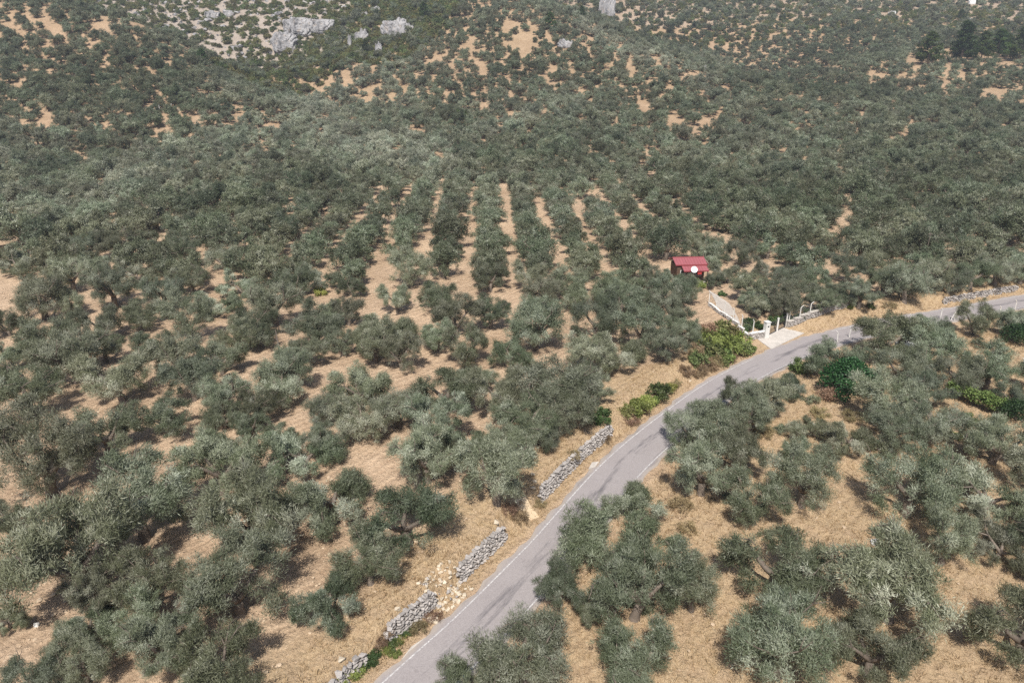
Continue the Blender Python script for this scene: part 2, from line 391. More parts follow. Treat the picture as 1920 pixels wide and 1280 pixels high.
def asphalt_material():
    m, t, p = mat('worn_asphalt')
    uv = N(t, 'ShaderNodeUVMap'); u = uv.outputs[0]
    geo = N(t, 'ShaderNodeNewGeometry'); pos = geo.outputs['Position']
    base = ramp(t, noise(t, pos, .5, 5).outputs[0], [(.3, (.285, .255, .252)), (.7, (.345, .315, .312))]).outputs[0]
    base = mixc(t, .6, base, ramp(t, noise(t, pos, 14, 5, .75).outputs[0], [(.3, (.19, .172, .17)), (.7, (.38, .35, .345))]).outputs[0])
    # bitumen bleeding along the wheel tracks
    mp = N(t, 'ShaderNodeMapping'); mp.inputs['Scale'].default_value = (.16, 1.25, 1); t.links.new(u, mp.inputs[0])
    s1 = noise(t, mp.outputs[0], 1.0, 6, .72)
    sep = N(t, 'ShaderNodeSeparateXYZ'); t.links.new(u, sep.inputs[0])
    trk = N(t, 'ShaderNodeMath', operation='SINE'); mm = N(t, 'ShaderNodeMath', operation='MULTIPLY_ADD'); mm.inputs[1].default_value = 3.1; mm.inputs[2].default_value = 1.0
    t.links.new(sep.outputs[1], mm.inputs[0]); t.links.new(mm.outputs[0], trk.inputs[0])
    k = N(t, 'ShaderNodeMath', operation='MULTIPLY_ADD'); k.inputs[1].default_value = .10; t.links.new(trk.outputs[0], k.inputs[0]); t.links.new(s1.outputs[0], k.inputs[2])
    dark = maprange(t, k.outputs[0], .55, .70, 0, .75)
    c = mixc(t, dark, base, (.095, .09, .098))
    vc = N(t, 'ShaderNodeTexVoronoi', feature='DISTANCE_TO_EDGE'); vc.inputs['Scale'].default_value = .32
    va = N(t, 'ShaderNodeVectorMath', operation='ADD'); t.links.new(pos, va.inputs[0]); t.links.new(noise(t, pos, .8, 5).outputs[1], va.inputs[1]); t.links.new(va.outputs[0], vc.inputs['Vector'])
    c = mixc(t, maprange(t, vc.outputs['Distance'], .0, .008, .22, 0), c, (.12, .11, .11))
    # pale dusty edge
    ab = N(t, 'ShaderNodeMath', operation='ABSOLUTE'); t.links.new(sep.outputs[1], ab.inputs[0])
    ed = N(t, 'ShaderNodeMath', operation='MULTIPLY_ADD'); ed.inputs[1].default_value = .9; t.links.new(noise(t, pos, 1.3, 5).outputs[0], ed.inputs[0]); t.links.new(ab.outputs[0], ed.inputs[2])
    c = mixc(t, maprange(t, ed.outputs[0], 2.05, 2.45, 0, .75), c, (.36, .31, .26))
    t.links.new(c, p.inputs['Base Color']); p.inputs['Roughness'].default_value = .9; p.inputs['Specular IOR Level'].default_value = .25
    t.links.new(bump(t, noise(t, pos, 40, 3).outputs[0], .3, .01), p.inputs['Normal'])
    return m
M_ASPHALT = asphalt_material()
def paint_material():
    m, t, p = mat('worn_white_paint')
    geo = N(t, 'ShaderNodeNewGeometry')
    f = maprange(t, noise(t, geo.outputs['Position'], 7, 6, .75).outputs[0], .42, .66)
    t.links.new(mixc(t, f, (.30, .28, .28), (.68, .67, .65)), p.inputs['Base Color']); p.inputs['Roughness'].default_value = .8
    return m
M_PAINT = paint_material()

# ------------------------------------------------------------------ ground sheet
def build_ground():
    ys = list(np.arange(-30, 26, .55)); y = 26.0
    while y < 900: ys.append(y); y += max(.36, .0105 * y)
    ys = np.array(ys); w = np.linspace(-1, 1, 521); w = w * (.72 + .28 * w * w)
    half = 62 + .86 * np.maximum(ys, 0)
    X = w[None] * half[:, None]; Y = np.repeat(ys[:, None], len(w), 1)
    x = X.ravel(); yv = Y.ravel(); z = height(x, yv)
    sd = np.full(x.shape, 60.0); arc = np.zeros(x.shape); k = yv < 200
    sd[k], arc[k] = road_sd(x[k], yv[k])
    z = z + rng.normal(0, .04, len(z)) * sstep(2.4, 3.6, np.abs(sd)) * (yv < 200)
    px, py, d = project(np.stack([x, yv, z], 1))
    tan = np.array([.53, .405, .285]); red = np.array([.35, .25, .172]); gold = np.array([.36, .275, .18]); grey = np.array([.36, .335, .315])
    col = np.repeat(tan[None], len(x), 0)
    f = sstep(150, 260, d)[:, None] * .75; col = col * (1 - f) + red * f
    n = (.5 + .5 * np.sin(x * .07 + 2) * np.cos(yv * .05))[:, None]
    f = sstep(230, 300, d)[:, None] * n * .6; col = col * (1 - f) + gold * f
    scree = ((px < 660) & (d > 335) & (yv > 250)).astype(float)[:, None]; col = col * (1 - scree) + grey * scree
    topr = ((px > 1000) & (d > 480)).astype(float)[:, None] * .45; col = col * (1 - topr) + grey * topr
    right = sstep(1.9, 3.6, -sd) * (yv < 150)
    bank = sstep(1.9, 2.6, sd) * (1 - sstep(6.2, 8.5, sd + 1.2 * np.sin(x * .5)))
    grass = np.clip(right * .95 + bank, 0, 1)
    grass[d > 200] = .25
    nr, nc = X.shape
    i = np.arange(nr - 1)[:, None] * nc + np.arange(nc - 1)[None]
    Fc = np.stack([i, i + 1, i + nc + 1, i + nc], -1).reshape(-1, 4)
    me = np_mesh('ground', np.stack([x, yv, z], 1), Fc, {'col': col, 'grass': grass}, smooth=True)
    tag(link('ground', me, M_GROUND), kind='structure')
build_ground()

# ------------------------------------------------------------------ road
def strip(offs, z0, a0=None, a1=None, thick=.0, step=1):
    idx = [i for i in range(0, len(RC), step) if (a0 is None or RS[i] >= a0) and (a1 is None or RS[i] <= a1)]
    V = []; UV = []
    for i in idx:
        for o in offs:
            q = RC[i] + RN[i] * o; V.append((q[0], q[1], z0 - (thick if o in (offs[0], offs[-1]) and thick else 0))); UV.append((RS[i], o))
    n = len(offs); Fc = [(a*n + b + 1, a*n + b, (a+1)*n + b, (a+1)*n + b + 1) for a in range(len(idx) - 1) for b in range(n - 1)]
    return V, Fc, UV
def build_road():
    V, Fc, UV = strip([-2.08, -1.98, -1.2, 0, 1.2, 1.98, 2.08], .03, thick=.12)
    V = np.array(V); n = 7
    for i in range(len(V) // n):                    # ragged asphalt edge
        jl = .10 * math.sin(i * 1.7) + .08 * math.sin(i * .63 + 1) + rng.uniform(-.06, .06); jr = .10 * math.sin(i * 1.3 + 2) + rng.uniform(-.08, .08)
        for j, e in ((0, jr), (1, jr), (5, jl), (6, jl)):
            V[i*n + j, 0] += RN[min(i, len(RN)-1), 0] * e; V[i*n + j, 1] += RN[min(i, len(RN)-1), 1] * e
    road = tag(link('road', np_mesh('road', V, Fc, uv=UV, smooth=False), M_ASPHALT), kind='structure')
    for o, a0, a1 in ((HALF, 0, arc_of(1420, 668)), (HALF, arc_of(1560, 620), RS[-1]), (-HALF, 0, RS[-1])):
        V, Fc, UV = strip([o - .045, o + .045], .036, a0, a1)
        tag(link('edge_line', np_mesh('edge_line', V, Fc, uv=UV), M_PAINT, road), 'worn white painted edge line')
build_road()

# ------------------------------------------------------------------ stones
def stone_meshes(n, npts, material, flat=.7, name='stone'):
    out = []
    for k in range(n):
        bm = bmesh.new()
        p = rng.normal(size=(npts, 3)); p /= np.linalg.norm(p, axis=1)[:, None]
        p = np.sign(p) * np.abs(p)**.7 * .5 * rng.uniform(.85, 1.1, (npts, 1)); p[:, 2] *= flat
        vs = [bm.verts.new(q) for q in p]
        r = bmesh.ops.convex_hull(bm, input=vs)
        bmesh.ops.delete(bm, geom=[v for v in bm.verts if not v.link_faces], context='VERTS')
        me = bpy.data.meshes.new(name); bm.to_mesh(me); bm.free(); me.materials.append(material); out.append(me)
    return out
ST = stone_meshes(8, 14, M_STONE); STP = stone_meshes(6, 14, M_PALESTONE, .75)
def at_arc(a, sd):
    i = int(np.clip(np.searchsorted(RS, a), 1, len(RS) - 1)); k = (a - RS[i-1]) / (RS[i] - RS[i-1])
    q = RC[i-1] * (1-k) + RC[i] * k; n = RN[i-1] * (1-k) + RN[i] * k; n /= np.linalg.norm(n)
    return q + n * sd, math.atan2(-n[0], n[1])
wl = ['low broken dry stone wall half buried under brambles at the road edge',
      'grey dry stone retaining wall with brambles at its foot beside the asphalt road',
      'short dry stone retaining wall between the rubble spill and the dirt track',
      'long dry stone retaining wall ending at a round dark green bush beside the road',
      'low grey stone wall on the roadside bank past the fenced garden']
for (a0, a1, hh), lab in zip(WALLS, wl):
    q, rz = at_arc((a0 + a1) / 2, S_WALL)
    root = empty('stone_wall', (q[0], q[1], hz(q[0], q[1])))
    tag(root, lab, 'stone wall', 'dry stone walls along the road'); z_root = root.location.z
    a = a0; rows = max(3, int(round(hh / .18))); L = a1 - a0
    st = .25 if hh > 1 else .34
    for rI in range(rows):
        a = a0 + rng.uniform(0, st)
        while a < a1:
            wdt = st * rng.uniform(.7, 1.5)
            edge = min(a - a0, a1 - a); top = hh * (.8 + .2 * min(1, edge / .5)) + .05 * math.sin(a * 1.9)
            zc = (rI + .4) * hh / rows
            if zc < top:
                q, rz = at_arc(a + wdt / 2, S_WALL - .05 + zc * .22 + rng.uniform(-.05, .05))
                o = link('stone', ST[rng.integers(8)], None, root)
                gz = hz(*at_arc(a + wdt / 2, S_WALL - .3)[0])
                o.location = (q[0] - root.location.x, q[1] - root.location.y, gz + zc - z_root)
                o.rotation_euler = (rng.uniform(-.25, .25), rng.uniform(-.25, .25), rz + rng.uniform(-.3, .3))
                o.scale = (wdt * 1.12, .45, hh / rows * 1.5 * rng.uniform(.85, 1.25))
            a += wdt
# rubble spilled where the wall collapsed
ra0, ra1 = WALLS[1][1], WALLS[2][0]
for k in range(110):
    a = rng.uniform(ra0 - .4, ra1 + .3); s_ = 2.2 + rng.random()**1.4 * 2.2
    q, rz = at_arc(a, s_); sc = rng.uniform(.12, .32)
    o = link('fallen_stone', (STP if rng.random() < .8 else ST)[rng.integers(6)])
    o.location = (q[0], q[1], hz(q[0], q[1]) + sc * .22); o.rotation_euler = rng.uniform(-.5, .5, 3); o.rotation_euler[2] = rng.uniform(0, 6); o.scale = (sc * 1.1, sc, sc)
    tag(o, 'pale stone fallen from the gap between two retaining walls', 'stone', 'rubble spilled from the collapsed wall')
for px, py, sc in ((812, 1163, .75), (930, 980, .55), (640, 1236, .5), (1295, 715, .4), (1590, 570, .8), (1572, 575, .6), (745, 1143, .45), (998, 890, .5), (1002, 903, .4), (1000, 915, .45)):
    p, d = ground(px, py); o = link('loose_stone', STP[rng.integers(6)]); o.location = (p[0], p[1], p[2] + sc * .15); o.scale = (sc, sc * .8, sc * .6); o.rotation_euler = (0, 0, rng.uniform(0, 6))
    tag(o, 'loose pale stone lying in the dry grass beside the road', 'stone', 'loose stones on the verge')

# concrete apron slabs at the road edge
def poly_slab(name, pix, z_up, thick, mtl, kind=None, label=None, cat=None, h=0.0, sub=6, drape=False):
    P_ = np.array([ground(px, py, h)[0] for px, py in pix])
    n = len(P_) ; V = []; Fc = []
    if n == 4:                                    # bilinear sheet that follows the ground
        for i in range(sub + 1):
            for j in range(sub + 1):
                u, v = i / sub, j / sub
                q = P_[0]*(1-u)*(1-v) + P_[1]*u*(1-v) + P_[2]*u*v + P_[3]*(1-u)*v
                V.append((q[0], q[1], (hz(q[0], q[1]) if drape else max(hz(q[0], q[1]), q[2])) + z_up))
        k = sub + 1; top = len(V); V += [(a, b, c - thick) for a, b, c in V]
        for i in range(sub):
            for j in range(sub):
                f = (i*k+j, (i+1)*k+j, (i+1)*k+j+1, i*k+j+1); Fc.append(f); Fc.append(tuple(x + top for x in f[::-1]))
        bd = [(i*k) for i in range(k)] + [sub*k + j for j in range(1, k)] + [i*k + sub for i in range(sub-1, -1, -1)] + [j for j in range(sub-1, 0, -1)]
        for a, b in zip(bd, bd[1:] + bd[:1]): Fc.append((b, a, a + top, b + top))
    me = bpy.data.meshes.new(name); me.from_pydata(V, [], Fc)
    bm = bmesh.new(); bm.from_mesh(me); bmesh.ops.recalc_face_normals(bm, faces=bm.faces); bm.to_mesh(me); bm.free()
    o = link(name, me, mtl); tag(o, label, cat, None, kind); return o
poly_slab('concrete_patch', [(752, 1238), (772, 1212), (803, 1192), (795, 1202)], .05, .2, M_CONC, label='white broken concrete slab lying at the road edge below the brambles', cat='slab')
poly_slab('concrete_patch', [(1103, 880), (1110, 867), (1123, 866), (1116, 876)], .05, .2, M_CONC, label='small white concrete patch on the verge beside the long wall', cat='slab')
poly_slab('driveway', [(1446, 655), (1508, 625), (1468, 615), (1420, 636)], .06, .4, M_CONC, kind='structure', sub=8)
poly_slab('garden_path', [(1392, 618), (1368, 570), (1330, 545), (1345, 575)], .05, .3, M_PATH, kind='structure', sub=8)
poly_slab('dirt_track', [(962, 938), (985, 930), (1012, 968), (995, 975)], .02, .3, simple('pale_track_soil', (.55, .43, .29), .95, .15, 2, .5, .03), kind='structure', sub=16, drape=True)

# ------------------------------------------------------------------ plants
def kites(pos, dirs, length, width, r, face=None):
    """one leafy sprig = one pointed blade"""
    n = len(pos); dirs = dirs / (np.linalg.norm(dirs, axis=1)[:, None] + 1e-9)
    rv = r.normal(size=(n, 3))
    if face is not None: rv = rv * .38 + face
    side = np.cross(dirs, rv); side /= (np.linalg.norm(side, axis=1)[:, None] + 1e-9)
    L = length[:, None]; Wd = width[:, None]
    a = pos; t = pos + dirs * L; m = pos + dirs * L * .45
    V = np.stack([a, m + side * Wd * .5, t, m - side * Wd * .5], 1).reshape(-1, 3)
    Fc = np.arange(n * 4).reshape(-1, 4); return V, Fc
def foliage(clumps, total, length, width, r, up=.35, wind=(0, 0, 0), shell=.55, name='crown', silver=.5, squash=.8, tuft=0, out=.75):
    cs = np.array([c[:3] for c in clumps]); rad = np.array([c[3] for c in clumps]); mid = np.array([0, 0, cs[:, 2].min() * .6 + cs[:, 2].mean() * .4])
    ct0 = r.normal(0, .10, len(cs))
    if tuft:                                     # break every clump into small tufts
        k = len(cs); d = r.normal(size=(k * tuft, 3)); d[:, 2] += .35; d /= np.linalg.norm(d, axis=1)[:, None]
        par = np.repeat(np.arange(k), tuft); cs = cs[par] + d * (rad[par] * r.uniform(.35, 1.0, k * tuft))[:, None] * [1, 1, squash]
        rad = rad[par] * r.uniform(.32, .56, k * tuft); ct0 = ct0[par] + r.normal(0, .12, k * tuft)
    wgt = rad**2; cnt = r.multinomial(total, wgt / wgt.sum())
    idx = np.repeat(np.arange(len(cs)), cnt); n = len(idx)
    d = r.normal(size=(n, 3)); d[:, 2] = d[:, 2] + .25; d /= np.linalg.norm(d, axis=1)[:, None]
    rr = (np.abs(r.normal(.62, .30, n)) if shell < 0 else r.uniform(shell, 1.0, n)**.7) * rad[idx] * r.choice([1., 1., 1., 1.15], n)
    pos = cs[idx] + d * rr[:, None] * np.array([1, 1, squash])
    dirs = d * out + r.normal(size=(n, 3)) * .55 + np.array([0, 0, up]) + np.array(wind)
    g = pos - mid; g /= np.linalg.norm(g, axis=1)[:, None]
    L = r.uniform(*length, n); Wd = r.uniform(*width, n)
    V, Fc = kites(pos, dirs, L, Wd, r, d * .8 + g * .7)
    tint = np.clip(silver + ct0[idx] + r.normal(0, .11, n), 0, 1)
    return V, Fc, np.repeat(tint, 4)
def limb_pts(p, d, L, r, n=4, curl=.25):
    pts = [np.array(p, float)]; d = np.array(d, float)
    for i in range(n):
        d = d + r.normal(size=3) * curl * .5; d /= np.linalg.norm(d); pts.append(pts[-1] + d * L / n)
    return pts, d
def olive(seed, total, length, width, lod=False, open_=0.0, silver=.5):
    """crown about 6 m across and 4.6 m high, gnarled trunk splitting low into limbs"""
    r = np.random.default_rng(seed); mb = MB(); clumps = []
    th = r.uniform(.7, 1.15); lean = r.normal(size=2) * .12
    top = np.array([lean[0], lean[1], th]); n = 5 if lod else 7
    mb.tube([(0, 0, -.4), (0.02, 0, .08), (lean[0]*.4, lean[1]*.4, th*.5), tuple(top)], [.42, .30, .24, .27], n)
    k = r.integers(3, 6); a0 = r.uniform(0, 6.28)
    for i in range(k):
        a = a0 + i * 6.283 / k + r.normal() * .3; tilt = r.uniform(.55, 1.0)
        d = (math.cos(a) * math.sin(tilt), math.sin(a) * math.sin(tilt), math.cos(tilt)); L = r.uniform(1.3, 2.1)
        pts, d2 = limb_pts(top, d, L, r, 3)
        mb.tube(pts, [.17, .14, .11, .085], n - 1)
        for j in range(r.integers(2, 4)):
            d3 = d2 + r.normal(size=3) * .65; d3[2] = abs(d3[2]) * .6 + .12; d3 /= np.linalg.norm(d3)
            L2 = r.uniform(.8, 1.5); q, d4 = limb_pts(pts[-1], d3, L2, r, 2)
            if not lod: mb.tube(q, [.075, .05, .025], 4)
            clumps.append((*q[-1], r.uniform(.65, 1.0))); clumps.append((*q[1], r.uniform(.5, .8)))
            if not lod:
                for e in range(2):
                    q2, _ = limb_pts(q[-1], d4 + r.normal(size=3) * .8, r.uniform(.5, .9), r, 2)
                    mb.tube(q2, [.035, .022, .01], 3); clumps.append((*q2[-1], r.uniform(.35, .6)))
        if r.random() < .6 - open_: clumps.append((*(pts[-1] + [0, 0, r.uniform(.4, 1.1)]), r.uniform(.6, .95)))
        if r.random() < .5: clumps.append((*(pts[1] + [math.cos(a) * .8, math.sin(a) * .8, -.1]), r.uniform(.4, .6)))
    for e in range(9 if not lod else 0):                # skirt and filling of the crown
        a = r.uniform(0, 6.283); q = math.sqrt(r.random()) * 2.0; clumps.append((math.cos(a) * q, math.sin(a) * q, r.uniform(1.1, 1.9) + (2.0 - q) * r.uniform(.2, .65), r.uniform(.5, .8)))
    if lod:
        clumps = []
        for e in range(15):
            a = e * 2.4 + r.normal() * .3; q = math.sqrt((e + .5) / 15) * 1.75 * r.uniform(.8, 1.15); clumps.append((math.cos(a) * q, math.sin(a) * q, 1.45 + 1.7 * math.sqrt(max(0, 1 - (q / 2.1)**2)) * r.uniform(.8, 1.1), r.uniform(.6, .85)))
    if r.random() < .8 - open_: clumps.append((top[0] + r.normal() * .4, top[1] + r.normal() * .4, top[2] + r.uniform(1.6, 2.4), r.uniform(.7, 1.0)))
    cs = np.array(clumps)
    cen = np.average(cs[:, :2], axis=0, weights=cs[:, 3]**2); cs[:, :2] -= cen * .8
    q = np.linalg.norm(cs[:, :2], axis=1); lim_ = np.percentile(q, 78); cs[:, :2] *= np.where(q > lim_, (lim_ + (q - lim_) * .35) / np.maximum(q, 1e-6), 1)[:, None]
    ext = np.percentile(np.linalg.norm(cs[:, :2], axis=1) + cs[:, 3] * .6, 85); s = 3.0 / ext
    cs[:, :3] *= [s, s, min(s, 1.15)]; cs[:, 3] *= (.5 + .5 * s) * 1.22
    cs[:, 2] = np.maximum(cs[:, 2], .6 + cs[:, 3] * .5); cs[:, 2] -= .10 * (cs[:, 0]**2 + cs[:, 1]**2) * (cs[:, 2] > 1.6)
    V, Fc, tint = foliage(cs, total, length, width, r, up=.3, wind=(-.35, .12, .1), silver=silver, shell=-1, tuft=3 if lod else 6, out=.2 if lod else .35)
    for_v = np.array(mb.v) * [s, s, min(s, 1.15)]; mb.v = [tuple(q) for q in for_v]
    crown = np_mesh('crown', V, Fc, {'tint': tint}); crown.materials.append(M_OLIVE)
    trunk = mb.mesh('trunk', True); trunk.materials.append(M_BARK)
    return crown, trunk
NEAR = [olive(100 + i, 34000, (.13, .31), (.022, .042), open_=.3 * (i % 3), silver=(.52, .66, .58, .46, .62)[i % 5]) for i in range(10)]
MID = [olive(200 + i, 9000, (.2, .4), (.06, .11), open_=.2 * (i % 2)) for i in range(6)]
FAR = [olive(300 + i, 1700, (.34, .62), (.16, .28), True) for i in range(6)]
TREE_H = 2.95                                    # height of the crown's middle on a 6 m tree

OLIVES = [  # crown centre and width in the photograph, from the grove to the left of the road
 (254,927,190),(75,848,170),(191,795,130),(120,1032,225),(408,858,150),(470,948,195),(560,825,130),(612,905,150),(437,1075,180),(279,1083,130),(180,1100,100),
 (255,1165,120),(158,1152,100),(612,1105,125),(690,1040,125),(762,950,160),(930,878,145),(800,845,125),(405,1235,175),(309,1203,130),(150,1240,105),(60,1268,110),(8,962,70),(8,1150,60),
 (752,660,64),(875,645,78),(962,655,75),(818,626,62),(724,598,100),(700,638,80),(1003,601,102),(919,574,75),(855,591,75),(821,544,80),(919,507,70),(842,490,70),(768,500,70),(764,470,65),
 (684,490,75),(744,554,58),(660,527,52),(652,578,58),(919,457,60),(996,511,60),(1020,544,65),(1067,517,70),(1120,591,88),(1100,541,75),(1171,561,80),(1164,521,75),(1204,608,78),(1104,658,92),
 (1157,643,95),(1251,640,70),(1255,531,82),(1261,574,70),(1238,490,68),(1161,470,72),(1120,480,66),(1067,460,62),(1003,450,60),(942,726,105),(1050,709,130),(1063,766,95),(989,779,112),(1020,815,60),
 (955,838,78),(842,719,100),(895,699,62),(747,752,102),(674,719,92),(670,779,96),(821,783,112),(815,828,100),(889,828,62),(1117,722,62),
 (306,766,100),(44,722,112),(131,660,112),(218,699,108),(191,643,70),(84,618,100),(10,595,64),(74,554,85),(131,511,70),(128,564,52),(191,595,80),(262,574,76),(208,534,80),(171,494,48),(249,497,66),
 (306,541,66),(349,598,80),(326,658,90),(356,699,100),(410,658,82),(447,628,62),(474,601,86),(403,554,72),(450,521,70),(511,564,86),(356,517,62),(420,474,62),(480,497,62),(336,467,62),(208,450,66),
 (158,460,56),(30,477,70),(547,524,70),(524,457,70),(598,510,62),(628,574,66),(591,606,86),(581,652,62),(537,685,86),(517,717,80),(416,728,80),(487,752,76),(416,771,72),(467,785,72),(524,806,64),
 (615,756,78),(405,824,80),(606,818,78),(640,640,50),(280,640,60),(20,660,60)]
OLIVES_R = [ # and to the right of the road
 (1192,920,112),(1140,994,165),(1195,1085,175),(1043,1085,96),(1108,1135,70),(983,1203,178),(855,1262,112),(1188,1220,152),(1300,1097,108),(1418,935,105),(1320,868,130),(1512,893,125),(1470,1040,178),
 (1713,903,140),(1858,890,155),(1882,995,120),(1777,1010,112),(1683,1070,218),(1465,1190,185),(1640,1195,172),(1942,1160,190),(1385,735,66),(1478,709,64),(1569,658,95),(1666,618,105),(1754,611,72),
 (1834,595,62),(1903,598,56),(1665,748,105),(1690,684,76),(1743,645,85),(1858,685,90),(1743,719,80),(1800,694,80),(1757,780,96),(1874,815,116),(1903,738,62),(1334,800,108),(1288,792,88),(1408,768,86),
 (1441,740,76),(1391,830,110),(1592,806,86),(1683,803,90),(1495,800,38),(1529,796,42),(1495,846,52),(1960,870,120),(1975,990,130),(1980,700,90)]
OLIVES_G = [ # grove in and around the fenced garden, and along the far bend
 (1420,572,42),(1418,552,54),(1445,545,62),(1408,530,64),(1362,505,48),(1330,478,44),(1262,512,44),(1340,520,36),(1470,565,58),(1500,550,60),(1545,555,58),(1580,540,62),(1615,545,60),(1530,515,56),(1590,500,54),(1480,510,54),
 (1440,495,50),(1720,540,78),(1745,510,66),(1690,505,60),(1660,520,54),(1790,520,60),(1835,520,64),(1880,505,66),(1925,500,64),(1640,485,52),(1390,470,50),(1310,460,50),(1345,465,46),(1225,535,56),(1290,540,50),(1275,605,50),(1290,622,46)]
def in_rows(x, y): return (np.abs(x + 2.5) < 37) & (y > 94) & (y < 168)
N_OLIVE = 0; placed = []
def put_olive(p, s, label, group, lib):
    global N_OLIVE
    i = rng.integers(len(lib)); cr, tr = lib[i]
    root = empty('olive_tree', (p[0], p[1], p[2] - .05), rng.uniform(0, 6.28) if lib is not NEAR else rng.normal() * 1.0 + (0, math.pi)[rng.integers(2)] * 0, s)
    root.scale = (s * rng.uniform(.92, 1.08), s * rng.uniform(.92, 1.08), s * rng.uniform(1.0, 1.24))
    link('trunk', tr, None, root); link('crown', cr, None, root)
    tag(root, label, 'olive tree', group); N_OLIVE += 1
    placed.append((p[0], p[1], s)); return root
def olive_px(px, py, w, side):
    s = .8
    for _ in range(3):
        p, d = ground(px, py, TREE_H * s); s = float(np.clip(w * (d) / F / (5.5 if d < 62 else 5.15), .36, 1.45))
    sd, arc = road_sd(p[0], p[1]); sd = sd[0]
    lim = 2.9 if side < 0 else 4.2
    if abs(sd) < lim or (sd < 0) != (side < 0):
        q, _ = at_arc(arc[0], lim * side); p = np.array([q[0], q[1], hz(*q)])
    return p, s, d
SPOTS = [((533, 706), 5.5, 1, 'beside the bare dead trunk in the tilled grove'), ((85, 452), 9, 1, 'next to the lime green bush at the bare clearing'), ((600, 548), 5, 1, 'next to the small lime bush on tilled soil'),
         ((1124, 780), 7, 1, 'beside the round dark bush ending the long wall'), ((1236, 735), 9, 1, 'on the soil above the two bright verge bushes'), ((985, 940), 6, 1, 'at the top of the short dirt track'),
         ((840, 1110), 8, 1, 'above the rubble spill between two stone walls'), ((770, 1150), 8, 1, 'above the wall with brambles at its foot'), ((1065, 860), 9, 1, 'above the long dry stone wall'), ((69, 1173), 7, 1, 'near the white sack on tilled soil'),
         ((1596, 712), 7, -1, 'crowding round the dark fig tree'), ((1690, 655), 7, -1, 'half covering the white boulder'), ((1825, 760), 8, -1, 'beside the bright green vine trellis'), ((1640, 1018), 5, -1, 'beside the small white boulder in dry grass'), ((1789, 602), 8, -1, 'by the braced white post at the road'),
         ((1287, 522), 8, 0, 'pressed against the red roofed cabin'), ((1350, 570), 7, 0, 'beside the garden path'), ((1450, 610), 9, 0, 'inside the garden gate'), ((1530, 590), 10, 0, 'behind the long garden wall with white posts')]
SPOTS = [(ground(*q)[0], rr, sd_, tx) for q, rr, sd_, tx in SPOTS]
def olive_label(p, s, lab, grp, side):
    size = 'broad' if s > 1.08 else 'small' if s < .78 else 'middle sized'
    best = None
    for q, rr, sd_, tx in SPOTS:
        k = math.hypot(p[0] - q[0], p[1] - q[1]) / rr
        if k < 1 and (sd_ == 0 or sd_ == side) and (best is None or k < best[0]): best = (k, tx)
    if best: return f'{size} silvery olive tree {best[1]}', f'olive trees {best[1]}'
    sd = float(road_sd(p[0], p[1])[0][0])
    if side < 0 and sd > -7: return f'{size} silvery olive tree overhanging the lower edge of the asphalt road', 'olive trees along the lower road edge'
    if side > 0 and 'tilled' in grp and sd < 12: return f'{size} silvery olive tree in the row along the upper side of the road', 'olive trees along the upper side of the road'
    return lab.replace('silvery olive', f'{size} silvery olive').replace('dark olive', f'{size} dark olive'), f'{grp}, {size} ones'
for lst, side, lab, grp in ((OLIVES, 1, 'silvery olive tree on bare tilled soil uphill of the road and stone walls', 'olive trees of the tilled grove'),
                            (OLIVES_R, -1, 'silvery olive tree in golden dry grass across the road from the stone walls', 'olive trees of the dry grass grove'),
                            (OLIVES_G, 1, 'dark olive tree around the fenced garden and the red roofed cabin', 'olive trees around the garden')):
    for px, py, w in lst:
        p, s, d = olive_px(px, py, w, side)
        if lst is OLIVES and in_rows(p[0], p[1]): continue
        l2, g2 = olive_label(p, s, lab, grp, side)
        put_olive(p, s, l2, g2, NEAR if d < 118 else MID)

# ------------------------------------------------------------------ the rest of the grove: near ones singly, the far mass as one
CLEAR = [(885,400,11,48,.9),(808,440,11,40,.9),(742,450,14,34,.8),(950,410,9,45,.9),(715,512,26,30,1),(882,530,9,45,1),(1140,412,20,28,1),(1218,290,9,16,.9),(1195,190,30,32,.55),(1010,75,50,9,.8),
 (960,135,150,70,.15),(890,90,25,30,.5),(960,80,10,40,.8),(1600,357,22,12,1),(1680,440,24,12,1),(1310,222,65,18,.8),(1500,232,16,12,.9),(1595,233,20,10,.9),(1700,240,18,12,.9),(1785,295,12,8,.9),
 (45,512,50,18,1),(390,215,60,10,.9),(95,95,13,50,.7),(50,40,40,24,.35),(230,160,18,12,.9),(60,130,30,10,.7),(60,225,40,8,.9),(240,40,60,16,.7),(1480,18,45,22,.7),(1560,120,28,8,.9),
 (1700,28,90,16,.7),(1860,25,60,22,.8),(1350,75,60,10,.6),(1740,140,60,10,.6),(1870,170,40,12,.6),(1510,165,30,10,.5),(1590,420,10,20,.8),(780,245,30,10,1),(700,155,14,8,.9),(1225,310,8,14,.9),(1190,130,6,25,.8),
 (1180,290,8,10,.8),(820,110,20,12,.6),(870,135,30,30,.3),(930,180,60,10,.6),(1285,130,8,10,.8),(200,360,8,10,.8),(90,350,10,8,.8),(400,300,6,6,.8),(530,240,12,8,.6),(1330,190,10,20,.7),(1490,330,8,8,.8)]
POLY_BRUSH = [(395,118),(560,100),(640,40),(700,-60),(880,-60),(850,50),(750,128),(650,118),(600,165),(530,188),(450,160)]
def in_poly(x, y, poly):
    ins = np.zeros(len(x), bool); j = len(poly) - 1
    for i in range(len(poly)):
        xi, yi = poly[i]; xj, yj = poly[j]
        ins ^= ((yi > y) != (yj > y)) & (x < (xj - xi) * (y - yi) / (yj - yi + 1e-9) + xi); j = i
    return ins
